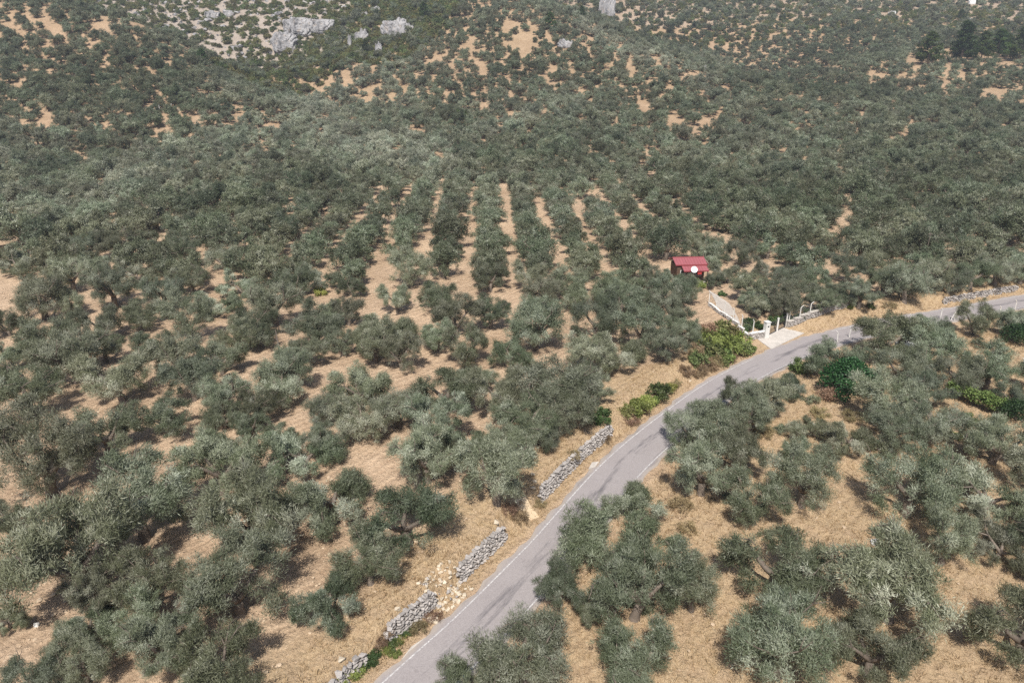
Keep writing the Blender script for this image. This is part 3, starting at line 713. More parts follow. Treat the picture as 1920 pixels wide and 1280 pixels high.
def scatter(cell, y0, y1, jitter):
    pts = []
    y = y0
    while y < y1:
        half = 70 + .9 * y; x = -half + rng.uniform(0, cell)
        n = int(2 * half / cell)
        xs = x + np.arange(n) * cell + rng.normal(0, jitter * cell, n); yy = y + rng.normal(0, jitter * cell, n)
        pts.append(np.stack([xs, yy], 1)); y += cell * .92
    return np.concatenate(pts)
cand = scatter(5.1, 62, 720, .22)
zc = height(cand[:, 0], cand[:, 1]); P3 = np.stack([cand[:, 0], cand[:, 1], zc], 1)
cx, cy, cd = project(P3 + [0, 0, 2.2])
keep = np.ones(len(P3), bool)
pa = np.array(placed)
sdc, _ = road_sd(P3[:, 0], P3[:, 1]); keep &= np.abs(sdc) > 5.5
handbox = (cy > 520) & (cx > -60) & (cx < 2000)
keep &= ~handbox
d2 = np.sqrt(((P3[:, None, :2] - pa[None, :, :2])**2).sum(2)); keep &= (d2 > 3.9).all(1)
prob = np.ones(len(P3))
keep &= ~in_rows(P3[:, 0], P3[:, 1])
keep &= ~((cx > 1700) & (cx < 1925) & (cy > 85) & (cy < 124) & (rng.random(len(P3)) < .75))
keep &= ~((cx > 1232) & (cx < 1335) & (cy > 470) & (cy < 570)); keep &= ~((cx > 1320) & (cx < 1385) & (cy > 520) & (cy < 600))
for ex, ey, rx, ry, st_ in CLEAR:
    prob *= 1 - st_ * np.exp(-(((cx - ex) / rx)**2 + ((cy - ey) / ry)**2)**2 * .7)
keep &= rng.random(len(P3)) < prob * .97
brush = in_poly(cx, cy, POLY_BRUSH) & (cd > 300)
rocky = (cx < 660) & (cd > 335) & ~brush
topright = (cd > 440) & (cx > 1050)
view = (cx > -350) & (cx < 2270) & (cy < 800)
olv = keep & (~brush | (rng.random(len(P3)) < .4)) & ~rocky & view & ~(topright & (rng.random(len(P3)) < .45))
rows = []
for k in range(-6, 8):
    y = 94.5 + rng.uniform(0, 3)
    while y < 168:
        if rng.random() < .95: rows.append((-10.6 + 6.6 * k - .035 * (y - 125) + rng.normal(0, .25), y + rng.normal(0, .4)))
        y += 5.0
rows = np.array([q for q in rows if in_rows(q[0], q[1]) and not (12 < q[0] < 19 and 138 < q[1] < 156) and abs(road_sd(q[0], q[1])[0][0]) > 6])
RZ = height(rows[:, 0], rows[:, 1]); R3 = np.stack([rows[:, 0], rows[:, 1], RZ], 1); rx_, ry_, rd_ = project(R3 + [0, 0, 2.2])
gone = ((rx_ > 690) & (rx_ < 740) & (ry_ > 470) & (ry_ < 545)) | ((rx_ > 1232) & (rx_ < 1335) & (ry_ > 470) & (ry_ < 570)) | (np.sqrt(((R3[:, None, :2] - pa[None, :, :2])**2).sum(2)) < 3.6).any(1)
R3 = R3[~gone]; olv_rows = R3
P3 = np.concatenate([P3, R3]); cx = np.concatenate([cx, rx_[~gone]]); cy = np.concatenate([cy, ry_[~gone]]); cd = np.concatenate([cd, rd_[~gone]]); olv = np.concatenate([olv, np.ones(len(R3), bool)])
O = P3[olv]; Od = cd[olv]; Ox = cx[olv]; Oy = cy[olv]
sc_ = rng.normal(.85, .16, len(O)).clip(.5, 1.2)
sc_[-len(R3):] = rng.normal(.85, .08, len(R3)); sc_ *= 1 - .12 * sstep(230, 330, Od)
infr = (Ox > -20) & (Ox < 1940) & (Oy > -10)
order = np.argsort(np.where(infr, Od, 1e9))
n_more = max(0, 296 - N_OLIVE)
for i in order[:n_more]:
    if i >= len(O) - len(R3): l2, g2 = 'grey green olive tree planted in a straight row with a bare soil strip alongside', 'olive trees planted in straight rows'
    elif Ox[i] > 1240: l2, g2 = 'dark grey green olive tree in the dense grove behind the garden and the cabin', 'olive trees of the dense grove behind the garden'
    else: l2, g2 = 'small grey green olive tree packed close in the grove outside the straight planted rows', 'olive trees packed in the valley floor'
    put_olive(O[i], sc_[i], l2, g2, MID if Od[i] < 150 else FAR)
# a few of the singles carry the light meshes that the far mass repeats
far_mask = np.ones(len(O), bool); far_mask[order[:n_more]] = False

def instancer(name, pts, scales, variants, label, seed=0, slope_shade=None):
    """one object that repeats the given lists of meshes (each variant a list of objects) over points"""
    r = np.random.default_rng(seed); n = len(pts)
    me = bpy.data.meshes.new(name); me.vertices.add(n); me.vertices.foreach_set('co', np.asarray(pts, np.float32).ravel())
    def at(nm, typ, fld, v): me.attributes.new(nm, typ, 'POINT').data.foreach_set(fld, v)
    at('rot', 'FLOAT_VECTOR', 'vector', np.stack([np.zeros(n), np.zeros(n), r.uniform(0, 6.283, n)], 1).astype(np.float32).ravel())
    s = np.asarray(scales, np.float32)[:, None] * r.uniform(.85, 1.15, (n, 3))
    at('scl', 'FLOAT_VECTOR', 'vector', s.astype(np.float32).ravel()); at('var', 'INT', 'value', r.integers(0, len(variants), n).astype(np.int32))
    if slope_shade is not None: at('slope_shade', 'FLOAT', 'value', np.asarray(slope_shade, np.float32))
    o = link(name, me)
    g = bpy.data.node_groups.new(name, 'GeometryNodeTree')
    g.interface.new_socket('Geometry', in_out='INPUT', socket_type='NodeSocketGeometry'); g.interface.new_socket('Geometry', in_out='OUTPUT', socket_type='NodeSocketGeometry')
    gi = g.nodes.new('NodeGroupInput'); go = g.nodes.new('NodeGroupOutput'); iop = g.nodes.new('GeometryNodeInstanceOnPoints')
    allj = g.nodes.new('GeometryNodeJoinGeometry')
    for v in reversed(variants):
        j = g.nodes.new('GeometryNodeJoinGeometry')
        for ob in v:
            oi = g.nodes.new('GeometryNodeObjectInfo'); oi.inputs[0].default_value = ob; oi.transform_space = 'ORIGINAL'; g.links.new(oi.outputs['Geometry'], j.inputs[0])
        gti = g.nodes.new('GeometryNodeGeometryToInstance'); g.links.new(j.outputs[0], gti.inputs[0]); g.links.new(gti.outputs[0], allj.inputs[0])
    def na(nm, typ):
        q = g.nodes.new('GeometryNodeInputNamedAttribute'); q.data_type = typ; q.inputs[0].default_value = nm; return q.outputs[0]
    mtp = g.nodes.new('GeometryNodeMeshToPoints')
    g.links.new(gi.outputs[0], mtp.inputs[0]); g.links.new(mtp.outputs[0], iop.inputs['Points']); g.links.new(allj.outputs[0], iop.inputs['Instance'])
    iop.inputs['Pick Instance'].default_value = True
    g.links.new(na('var', 'INT'), iop.inputs['Instance Index']); g.links.new(na('rot', 'FLOAT_VECTOR'), iop.inputs['Rotation']); g.links.new(na('scl', 'FLOAT_VECTOR'), iop.inputs['Scale'])
    g.links.new(iop.outputs[0], go.inputs[0])
    md = o.modifiers.new('scatter', 'NODES'); md.node_group = g
    tag(o, label, None, None, 'stuff'); return o

def find_objs(libs, nm):
    out = []
    for cr, tr in libs:
        a = [o for o in bpy.data.objects if o.data is cr]; b = [o for o in bpy.data.objects if o.data is tr]
        if a: out.append([b[0], a[0]])
    return out
fv = find_objs(FAR, 'crown') or find_objs(MID, 'crown')
fm = far_mask & (Od > 100)
def seg_dist(x, y, pl):
    b = np.full(len(x), 1e9)
    for (x0, y0), (x1, y1) in zip(pl[:-1], pl[1:]):
        t = np.clip(((x - x0) * (x1 - x0) + (y - y0) * (y1 - y0)) / ((x1 - x0)**2 + (y1 - y0)**2), 0, 1); b = np.minimum(b, np.hypot(x - x0 - t * (x1 - x0), (y - y0 - t * (y1 - y0))))
    return b
zx, zy = Ox[fm], Oy[fm]
slope_shade = .05 + .08 * np.sin(O[fm][:, 0] * .06 + 1) * np.cos(O[fm][:, 1] * .045) + rng.normal(0, .04, int(fm.sum()))
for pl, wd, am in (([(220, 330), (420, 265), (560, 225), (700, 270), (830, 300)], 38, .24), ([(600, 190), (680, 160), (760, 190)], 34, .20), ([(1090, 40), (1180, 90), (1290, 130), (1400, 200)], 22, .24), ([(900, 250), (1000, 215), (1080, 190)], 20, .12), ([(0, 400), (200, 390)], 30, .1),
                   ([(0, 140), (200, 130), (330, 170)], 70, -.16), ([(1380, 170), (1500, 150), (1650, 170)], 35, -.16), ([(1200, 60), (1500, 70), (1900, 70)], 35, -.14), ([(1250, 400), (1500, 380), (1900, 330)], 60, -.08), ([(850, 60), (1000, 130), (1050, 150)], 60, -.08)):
    slope_shade += am * np.exp(-(seg_dist(zx, zy, pl) / wd)**2)  # bands paint lit and shaded slopes into the far olives' colour
instancer('far_olive_grove', O[fm] - [0, 0, .1], sc_[fm], fv, 'mass of small grey green olive trees covering the valley and hills', 1, slope_shade)

# ------------------------------------------------------------------ bushes and other trees
def bush_mesh(seed, total, length, width, mtl, shape=(1, 1, .8), nclump=19, leafup=.3, name='foliage'):
    r = np.random.default_rng(seed); cl = []
    for i in range(nclump):
        a = r.uniform(0, 6.28); q = r.uniform(0, 1)**.6 * .42; cl.append((math.cos(a) * q * shape[0], math.sin(a) * q * shape[1], (.10 + r.uniform(.0, .62) * (1 - 1.3 * q)) * shape[2], r.uniform(.08, .17)))
    V, Fc, tint = foliage(cl, total, length, width, r, up=leafup, shell=-1)
    me = np_mesh(name, V, Fc, {'tint': tint}); me.materials.append(mtl)
    mb = MB()
    for i in range(5):
        a = r.uniform(0, 6.28); mb.tube([(0, 0, -.1), (math.cos(a) * .08, math.sin(a) * .08, .15), (math.cos(a) * .22, math.sin(a) * .22, .4 * shape[2])], [.025, .018, .008], 4)
    st = mb.mesh('stem', True); st.materials.append(M_BARK)
    return me, st
B_GREEN = [bush_mesh(400 + i, 2200, (.05, .11), (.025, .05), M_GREEN) for i in range(3)]
B_VIVID = [bush_mesh(410 + i, 1800, (.06, .12), (.03, .06), M_VIVID, (1, 1, .7)) for i in range(2)]
B_DRY = [bush_mesh(420 + i, 1500, (.06, .13), (.015, .03), M_DRYBUSH, (1, 1, .7), leafup=.6) for i in range(2)]
B_SCRUB = [bush_mesh(430 + i, 700, (.08, .16), (.045, .08), M_SCRUB, (1, 1, .75)) for i in range(4)]
B_OLIVE = [bush_mesh(440 + i, 1800, (.05, .1), (.015, .03), M_OLIVE, (1, 1, .8)) for i in range(2)]
def bush(px, py, w, lib, label, name='bush', cat='bush', hgt=1.0, group=None):
    s = 2.0
    for _ in range(3):
        p, d = ground(px, py, .35 * s * hgt); s = w * d / F
    sd_, arc_ = road_sd(p[0], p[1]); lim = 2.15 + s * .36
    if abs(sd_[0]) < lim:
        q, _ = at_arc(arc_[0], lim if sd_[0] > 0 else -lim); p = np.array([q[0], q[1], hz(*q)])
    me, st = lib[rng.integers(len(lib))]
    root = empty(name, (p[0], p[1], p[2] - .03), rng.uniform(0, 6.28), s); root.scale = (s, s, s * hgt)
    link('foliage', me, None, root); link('stem', st, None, root); tag(root, label, cat, group); return root
bush(1236, 728, 50, B_GREEN, 'bright green rounded bush on the verge where the road starts to bend', hgt=1.1)
bush(1192, 757, 56, B_VIVID, 'low yellow green bush beside the verge next to the bright green bush')
for px, py, w, lib in ((1214,746,40,B_VIVID),(1254,722,34,B_VIVID),(1176,768,36,B_SCRUB),(1266,714,28,B_DRY),(1205,765,30,B_DRY),(1226,748,30,B_VIVID)):
    bush(px, py, w, lib, {id(B_VIVID): 'small yellow green shrub filling in round the verge bushes', id(B_SCRUB): 'dull green shrub below the verge bushes', id(B_DRY): 'dry brown shrub beside the bright verge bushes'}[id(lib)], 'verge_shrub', 'shrub', .9, 'shrubs round the verge bushes')
bush(1124, 772, 50, B_GREEN, 'dark green round bush standing at the end of the long stone wall', hgt=1.2)
for px, py, w, lib in ((1350,628,60,B_VIVID),(1372,640,55,B_VIVID),(1330,645,52,B_SCRUB),(1395,648,46,B_SCRUB),(1352,655,40,B_GREEN),(1310,665,46,B_SCRUB),(1340,672,42,B_DRY),(1372,620,46,B_SCRUB),(1330,612,44,B_DRY),(1300,650,46,B_DRY),(1385,670,38,B_DRY),(1365,678,36,B_SCRUB),(1405,660,30,B_SCRUB),(1318,690,34,B_DRY),(1290,690,38,B_DRY),(1335,632,60,B_VIVID),(1318,625,50,B_SCRUB),(1358,610,50,B_SCRUB),(1388,632,50,B_VIVID),(1400,650,40,B_VIVID),(1362,664,46,B_VIVID),(1340,655,50,B_SCRUB),(1325,676,40,B_DRY),(1305,635,44,B_DRY),(1345,688,30,B_DRY),(1310,700,26,B_DRY)):
    bush(px, py, w, lib, {id(B_VIVID): 'yellow green shrub on the overgrown bank beside the garden corner', id(B_SCRUB): 'olive green scrub bush on the overgrown bank beside the garden corner', id(B_GREEN): 'dark upright green shrub on the overgrown bank beside the garden corner', id(B_DRY): 'dry brown shrub on the overgrown bank beside the garden corner'}[id(lib)], group='scrub on the bank below the garden')
for px, py, w in ((746,1192,34),(735,1206,36),(722,1215,30),(760,1183,28),(690,1232,44),(665,1250,46),(700,1222,32),(640,1265,42),(740,1222,26)):
    bush(px, py, w, B_VIVID if w % 4 else B_GREEN, 'yellow green bramble spilling over the road verge at the foot of the wall', 'bramble', 'bramble', .75, 'brambles at the wall')
for px, py, w in ((710,1200,40),(725,1180,40),(800,1185,46),(830,1160,40),(975,965,44),(955,950,42),(1070,850,40),(1010,940,36),(1130,820,34),(1185,785,36)):
    bush(px, py, w, B_DRY, 'dry brown weed clump growing along the roadside stone walls', 'dry_weed', 'weeds', .7, 'dry weeds along the walls')
bush(1595, 571, 17, B_VIVID, 'small bright green shrub at the end of the fenced garden wall', hgt=1.1)
bush(1635, 571, 18, B_GREEN, 'small dark green shrub on the bank past the fenced wall')
bush(1665, 569, 36, B_DRY, 'dry olive weed patch on the bank behind the bend', hgt=.5)
for px, py, w in ((1448,597,30),(1468,594,32),(1425,607,30),(1405,600,28),(1400,612,26)):
    bush(px, py, w, B_GREEN, 'dark green garden hedge shrub growing inside the gate', 'hedge_shrub', 'shrub', .9, 'hedge shrubs by the gate')
for px, py, w in ((1500,590,24),(1518,582,24),(1535,577,22),(1552,571,20),(1485,594,24)):
    bush(px, py, w, B_GREEN, 'clipped dark green hedge shrub behind the white fence posts', 'hedge_shrub', 'shrub', .8, 'hedge behind the fence posts')
bush(1312, 528, 26, B_VIVID, 'bright green shrub beside the path below the red roofed cabin', hgt=1.2)
bush(1300, 518, 20, B_GREEN, 'green shrub in front of the red roofed cabin', hgt=1.2)
bush(1355, 548, 18, B_GREEN, 'small green plant on the uphill edge of the garden path')
bush(1500, 678, 50, B_GREEN, 'bushy dark green shrub between the road and the fig tree', hgt=1.0)
for px, py, w, lb in ((85,448,42,'bright lime green bush among olive trees at the bare soil clearing'),(1128,387,24,'bright green bush above the bare patch in the middle grove'),(600,543,28,'small lime green bush between olive trees on tilled soil'),(860,213,34,'dark green thicket at the foot of the terraced hill'),(1150,380,14,'small green bush by the bare patch'),(835,215,28,'green thicket beside the dark one at the hill foot')):
    bush(px, py, w, B_VIVID if 'lime' in lb or 'bright' in lb else B_GREEN, lb)
for px, py, w in ((1555,735,50),(1540,770,44),(1600,775,46),(1460,800,40),(1430,805,46),(1520,745,40),(1440,1000,40),(1210,1130,50),(1260,1010,60),(1275,940,56),(1290,985,46),(1660,840,60),(1130,1120,40),(1840,640,40),(1385,890,46),(1370,930,40)):
    bush(px, py, w, B_DRY if rng.random() < .55 else B_OLIVE, 'low scruffy shrub in the golden dry grass among the olives', 'grove_shrub', 'shrub', .8, 'scruffy shrubs in the dry grass grove')

def broad_tree(seed, total, mtl, R_, H_, length, width, name, label, cat, px, py, w):
    r = np.random.default_rng(seed); mb = MB(); cl = []
    mb.tube([(0, 0, -.3), (.05, 0, .5), (0, .05, 1.0)], [.2, .15, .14], 7)
    for i in range(7):
        a = i * .9 + r.normal() * .2; pts, d = limb_pts((0, 0, .9), (math.cos(a) * .8, math.sin(a) * .8, .7), 1.9, r, 3); mb.tube(pts, [.1, .08, .06, .03], 5)
        cl.append((*pts[-1], r.uniform(.8, 1.1))); cl.append((*(pts[-1] + [math.cos(a) * .5, math.sin(a) * .5, -.5]), .8)); cl.append((*(pts[2] * [.6, .6, 1] + [0, 0, .9]), .85))
    V, Fc, tint = foliage(cl, total, length, width, r, up=-.1, shell=.5)
    s = 2.0
    for _ in range(3):
        p, d = ground(px, py, 2.0 * s); s = w * d / F / 5.4
    root = empty(name, (p[0], p[1], p[2] - .05), 0, s)
    tr = mb.mesh('trunk', True); link('trunk', tr, M_BARK, root)
    me = np_mesh('crown', V, Fc, {'tint': tint}); link('crown', me, mtl, root); tag(root, label, cat); return root
broad_tree(500, 5200, M_FIG, 2, 3, (.16, .3), (.12, .22), 'fig_tree', 'dense dark green fig tree among grey olives beside the road', 'fig tree', 1596, 703, 112)
broad_tree(501, 4200, M_FIG, 2, 3, (.16, .3), (.12, .22), 'fig_tree', 'dark green leafy tree at the edge of the vine plot', 'tree', 1912, 622, 62)
broad_tree(502, 4200, M_FIG, 2, 3, (.16, .3), (.12, .22), 'fig_tree', 'dark green leafy tree behind the grape vine row', 'tree', 1910, 765, 70)

def pine(px, py, hpx, lab, seed, wide=.36, name='pine_tree'):
    """base pixel and height in pixels"""
    p, d = ground(px, py); H_ = hpx * d / F / .96; r = np.random.default_rng(seed); mb = MB()
    mb.tube([(0, 0, -.4), (0, 0, H_ * .5), (0, 0, H_ * .95)], [.03 * H_, .02 * H_, .005 * H_], 6); cl = []
    for i in range(int(26)):
        f = (i + .5) / 26; z = H_ * (.16 + .8 * f); rad = H_ * wide * (1 - f)**.75 * r.uniform(.65, 1.1) + .03 * H_; a = i * 2.4 + r.normal() * .3
        tip = (math.cos(a) * rad, math.sin(a) * rad, z + rad * .1)
        mb.tube([(0, 0, z), tip], [.008 * H_, .003 * H_], 4)
        for q in (.5, .95): cl.append((tip[0] * q, tip[1] * q, z + rad * .1 * q, H_ * (.085 - .03 * f)))
    V, Fc, tint = foliage(cl, 7000, (.035 * H_, .065 * H_), (.012 * H_, .022 * H_), r, up=.3, shell=.2, squash=.45)
    root = empty(name, (p[0], p[1], p[2])); link('trunk', mb.mesh('trunk', True), M_BARK, root)
    link('crown', np_mesh('crown', V, Fc, {'tint': tint}), M_PINE, root); tag(root, lab, 'pine tree', 'pine trees'); return root
pine(1738, 124, 58, 'broad bushy pine with sunlit left side standing apart from the pine clump', 1, .5)
pine(1800, 120, 72, 'tallest pine of the clump on the plateau', 2, .34)
pine(1838, 116, 52, 'spreading pine beside the tallest pine of the clump', 3, .5)
pine(1866, 114, 54, 'rounded pine in the middle of the dark clump', 4, .5)
pine(1908, 116, 58, 'dense dark pine at the end of the plateau clump', 5, .5)
pine(1882, 108, 40, 'small dark pine wedged inside the plateau clump', 6, .5)
pine(795, 38, 30, 'dark conical pine on top of the rocky green slope', 7, .5)
pine(382, 128, 34, 'dark pine standing in the gully beside the left spur', 8, .4)
pine(686, 100, 24, 'small pine below the grey crags', 9, .4)
pine(1032, 56, 30, 'dark pine on the crest of the terraced hill', 10, .45)
pine(1090, 38, 24, 'dark pine behind the crest below the pale crag', 11, .45)
pine(1800, 42, 22, 'round dark tree on the farthest hillside', 12, .6)
pine(240, 112, 20, 'small dark pine on the slope of the left spur', 13, .5)

# ------------------------------------------------------------------ scrub on the stony slopes
c2 = scatter(3.0, 230, 620, .3); z2 = height(c2[:, 0], c2[:, 1]); Q3 = np.stack([c2[:, 0], c2[:, 1], z2], 1); qx, qy, qd = project(Q3)
brush2 = in_poly(qx, qy, POLY_BRUSH) & (qd > 300); rocky2 = (qx < 660) & (qd > 335) & ~brush2; tr2 = (qd > 440) & (qx > 1050)
k2 = (brush2 & (rng.random(len(c2)) < .95)) | (rocky2 & (rng.random(len(c2)) < .42)) | (tr2 & (rng.random(len(c2)) < .24)); k2 &= (qx > -300) & (qx < 2250)
sv = []
for i, (px, py) in enumerate(((545, 165), (560, 172), (500, 178), (470, 160))):
    o = bush(px, py, 14, [B_SCRUB[i]], 'green maquis shrub at the foot of the brushy slope above the gully', 'scrub_bush', 'shrub', 1.0, 'maquis shrubs above the gully')
    sv.append([o.children[1], o.children[0]])
instancer('hillside_scrub', Q3[k2] - [0, 0, .1], rng.uniform(2.6, 5.0, int(k2.sum())), sv, 'low green maquis scrub covering the stony hillside', 2)

# ------------------------------------------------------------------ crags
def crag(px, py, wpx, hpx, label, seed, mtl=None, name='rock_outcrop', group=None, deep=.6):
    """base pixel, width and height in pixels"""
    p, d = ground(px, py); w = wpx * d / F; h = hpx * d / F; r = np.random.default_rng(seed)
    bm = bmesh.new(); bmesh.ops.create_icosphere(bm, subdivisions=5, radius=.5)
    ph = r.uniform(0, 6.28, (14, 3)); fr = r.normal(size=(14, 3)) * np.array([7, 7, 4]); am = 1 / (1 + np.arange(14) * .35)
    steps = r.uniform(-.5, .5, 6); hts = r.uniform(.65, 1.05, 7)
    for v in bm.verts:
        q = np.array(v.co); q = np.sign(q) * (np.abs(q) * 2)**.6 / 2
        nn = sum(am[i] * abs(math.sin(q @ (fr[i] * (1 + .35 * i)) + ph[i, 0])) for i in range(14)) / 4 - .5
        top = hts[int((q[0] > np.sort(steps)).sum())]
        k = 1 + nn * .30 - .10 * abs(math.sin(q[0] * 17 + 2.2 * math.sin(q[2] * 5 + ph[3, 1]) + ph[2, 1]))**6 - .05 * abs(math.sin(q[0] * 41 + q[2] * 6 + 3 * math.sin(q[1] * 9)))
        v.co = (q[0] * w * k, q[1] * w * deep * k + (q[2] * w * .25), (q[2] + .3) * h * 1.1 * (top if q[2] > 0 else 1) * k)
    me = bpy.data.meshes.new(name); bm.to_mesh(me); bm.free(); o = link(name, me, mtl or M_ROCK); o.location = p
    tag(o, label, 'rock', group); return o
crag(565, 62, 60, 36, 'wide pale limestone crag with a shallow cave on the scree slope', 1)
crag(605, 58, 44, 26, 'limestone ledge running beside the cave crag', 2)
crag(535, 92, 44, 34, 'grey limestone cliff at the foot of the scree slope', 3)
crag(740, 66, 46, 30, 'square grey crag standing above the green brush slope', 4)
crag(768, 58, 14, 14, 'small rock beside the square grey crag', 5)
crag(678, 76, 24, 22, 'pointed grey rock between the cliff and the square crag', 6)
crag(656, 88, 7, 22, 'thin rock needle on the green brush slope', 7)
crag(710, 98, 12, 18, 'narrow pale rock rib below the square crag', 8)
crag(704, 24, 16, 12, 'small pale rock high on the brush slope', 9)
crag(684, 32, 10, 10, 'little pale rock beside the high one on the brush slope', 10)
crag(1138, 28, 28, 40, 'pale limestone tower behind the crest of the terraced hill', 11)
crag(1060, 88, 28, 14, 'pale flat rock on the terraced hilltop', 12)
crag(1325, 135, 22, 14, 'grey rock beside the ravine on the plateau edge', 13)
crag(1672, 28, 12, 8, 'white rock on the farthest hillside', 14, M_WHITEROCK)
crag(1822, 8, 12, 8, 'white rock high on the farthest hillside', 15, M_WHITEROCK)
crag(1816, 42, 16, 8, 'flat pale rock beside the round dark tree on the far hillside', 16)
crag(400, 34, 26, 14, 'broken pale rock on the scree slope', 17); crag(430, 30, 18, 10, 'small broken rock beside the pale one on the scree', 18)
crag(1700, 657, 36, 17, 'bright white limestone boulder half hidden under roadside olives', 20, M_WHITEROCK, 'boulder', deep=.8)
crag(1640, 1018, 14, 9, 'small white boulder in the dry grass between two olive trees', 21, M_WHITEROCK, 'boulder')
crag(1722, 893, 18, 8, 'grey stone heap behind an olive in the dry grass', 22, M_ROCK, 'boulder')
crag(69, 1173, 9, 8, 'white litter sack lying on the tilled soil', 23, M_PLASTER, 'sack')

def scree_rocks():
    k = np.where(rocky2 & (rng.random(len(c2)) < .5))[0]; k = np.concatenate([k, np.where(brush2 & (rng.random(len(c2)) < .05))[0]]); k = k[qx[k] > 150]; V = []; Fc = []; n0 = 0
    for i in k[:1100]:
        me = ST[i % 8]; vs = np.array([v.co for v in me.vertices]); sc = rng.gamma(2.2, .75) * np.array([1, .9, .9]); a = rng.uniform(0, 6.28)
        v = vs * sc; v = np.stack([v[:, 0] * math.cos(a) - v[:, 1] * math.sin(a), v[:, 0] * math.sin(a) + v[:, 1] * math.cos(a), v[:, 2]], 1) + Q3[i] + [rng.normal(), rng.normal(), .1]
        V.append(v); Fc += [[j + n0 for j in p.vertices] for p in me.polygons if len(p.vertices) == 3]; n0 += len(vs)
    tag(link('scree_rocks', np_mesh('scree_rocks', np.concatenate(V), np.array(Fc)), M_ROCK), 'scattered grey limestone rocks among the scrub of the stony slope', kind='stuff')
scree_rocks()

# ------------------------------------------------------------------ cabin with red roof
def build_cabin():
    p, d = ground(1287, 522); X, Y = p[0], p[1]; z0 = p[2]
    root = empty('cabin', (X, Y, z0), R(4), .88); tag(root, 'small timber cabin under a red metal roof with a porch', 'cabin')
    w = 4.3; dp = 3.4
    mb = MB()
    mb.box((0, dp / 2 + .02, 1.2), (w, .14, 2.5)); mb.box((0, -dp / 2, 1.2), (w, .14, 2.5))
    mb.box((-w / 2 + .07, 0.01, 1.2), (.14, dp - .14, 2.48)); mb.box((w / 2 - .07, .01, 1.2), (.14, dp - .14, 2.48)); mb.build('wall', M_CABIN, root)
    MB().box((0, -1.0, .0), (w + .3, dp + 2.2, .3)).build('plinth', M_CONC, root)
    for x in (-1.2, 1.25):
        win = MB().box((x, -dp / 2 - .09, 1.45), (.9, .06, .9)).build('window', M_PLASTER, root)
        MB().box((x, -dp / 2 - .13, 1.45), (.74, .03, .74)).build('pane', M_DARKGLASS, win)
    door = MB().box((0, -dp / 2 - .09, 1.15), (.85, .06, 2.0)).build('door', M_WOOD, root)
    MB().tube([(.32, -dp / 2 - .15, 1.1), (.32, -dp / 2 - .15, 1.25)], .02, 5).build('handle', M_IRON, door)
    def roof(name, x0, x1, y0, z0_, y1, z1_, cut=0.0):
        mb = MB(); t = .07
        mb.add([(x0, y0, z0_), (x1, y0, z0_), (x1 - cut, y1, z1_), (x0 - cut * .6, y1, z1_), (x0, y0, z0_ + t), (x1, y0, z0_ + t), (x1 - cut, y1, z1_ + t), (x0 - cut * .6, y1, z1_ + t)],
               [(3, 2, 1, 0), (4, 5, 6, 7), (0, 1, 5, 4), (1, 2, 6, 5), (2, 3, 7, 6), (3, 0, 4, 7)])
        ro = mb.build(name, M_ROOF, root); n = int((x1 - x0) / .42)
        for i in range(n + 1):
            x = x0 + .04 + (x1 - x0 - .08) * i / n; xe = x - cut * .8
            MB().tube([(x, y0 - .005, z0_ + t + .012), (xe, y1, z1_ + t + .012)], .026, 4).build('rib', M_ROOF, ro)
        MB().box(((x0 + x1) / 2, y0 - .03, z0_ + .0), (x1 - x0, .04, .16)).build('eave_trim', M_ROOFTRIM, ro)
        return ro
    roof('roof', -2.5, 2.5, -1.95, 2.75, .1, 3.35); 
    r2 = roof('roof', -2.5, 2.5, 2.2, 2.65, .1, 3.35)
    MB().tube([(-2.5, .1, 3.45), (2.5, .1, 3.45)], .07, 6).build('ridge_cap', M_ROOFTRIM, root)
    roof('porch_roof', -1.55, 2.35, -3.3, 2.15, -1.8, 2.6)
    for x in (-1.4, 2.2): MB().box((x, -3.15, 1.1), (.11, .11, 2.1)).build('porch_post', M_WOOD, root)
    MB().box((.4, -3.15, .55), (3.5, .05, .08)).build('porch_rail', M_WOOD, root)
    # cloth and dish are their own things
    c, s_ = math.cos(R(4)), math.sin(R(4))
    def wpt(x, y, z): x, y, z = x * .88, y * .88, z * .88; return (X + x * c - y * s_, Y + x * s_ + y * c, z0 + z)
    q = wpt(.95, -3.24, 1.9)
    o = MB().box((0, 0, 0), (.55, .04, .5)).build('cloth', M_RED); o.location = q; o.rotation_euler = (.1, 0, R(4)); tag(o, 'small red cloth hanging from the cabin porch', 'cloth')
    # satellite dish
    q, _ = ground(1285, 519); q = wpt(-.2, -3.9, 0)
    root2 = empty('satellite_dish', (q[0], q[1], hz(q[0], q[1])), 0); tag(root2, 'round white satellite dish standing before the cabin porch', 'satellite dish')
    MB().tube([(0, 0, -.2), (0, 0, 2.1)], .035, 6).build('mast', M_WIRE, root2)
    V = []; Fc = []; n = 20; rings = 5
    tilt = R(62)
    def pt(rr, a, off=0):
        x, y, z = rr * math.cos(a), rr * math.sin(a), .35 * rr * rr + off
        y, z = y * math.cos(tilt) - z * math.sin(tilt), y * math.sin(tilt) + z * math.cos(tilt); return (x, y - .05, z + 2.15)
    for side, off in ((0, 0), (1, -.025)):
        b = len(V); V.append(pt(0, 0, off))
        for k in range(1, rings + 1):
            for j in range(n): V.append(pt(.44 * k / rings, 6.2832 * j / n, off))
        for j in range(n):
            f = (b, b + 1 + j, b + 1 + (j + 1) % n); Fc.append(f if side == 0 else f[::-1])
            for k in range(rings - 1):
                f = (b + 1 + k*n + j, b + 1 + (k+1)*n + j, b + 1 + (k+1)*n + (j+1) % n, b + 1 + k*n + (j+1) % n); Fc.append(f if side == 0 else f[::-1])
    e = 1 + (rings - 1) * n; b2 = 1 + rings * n
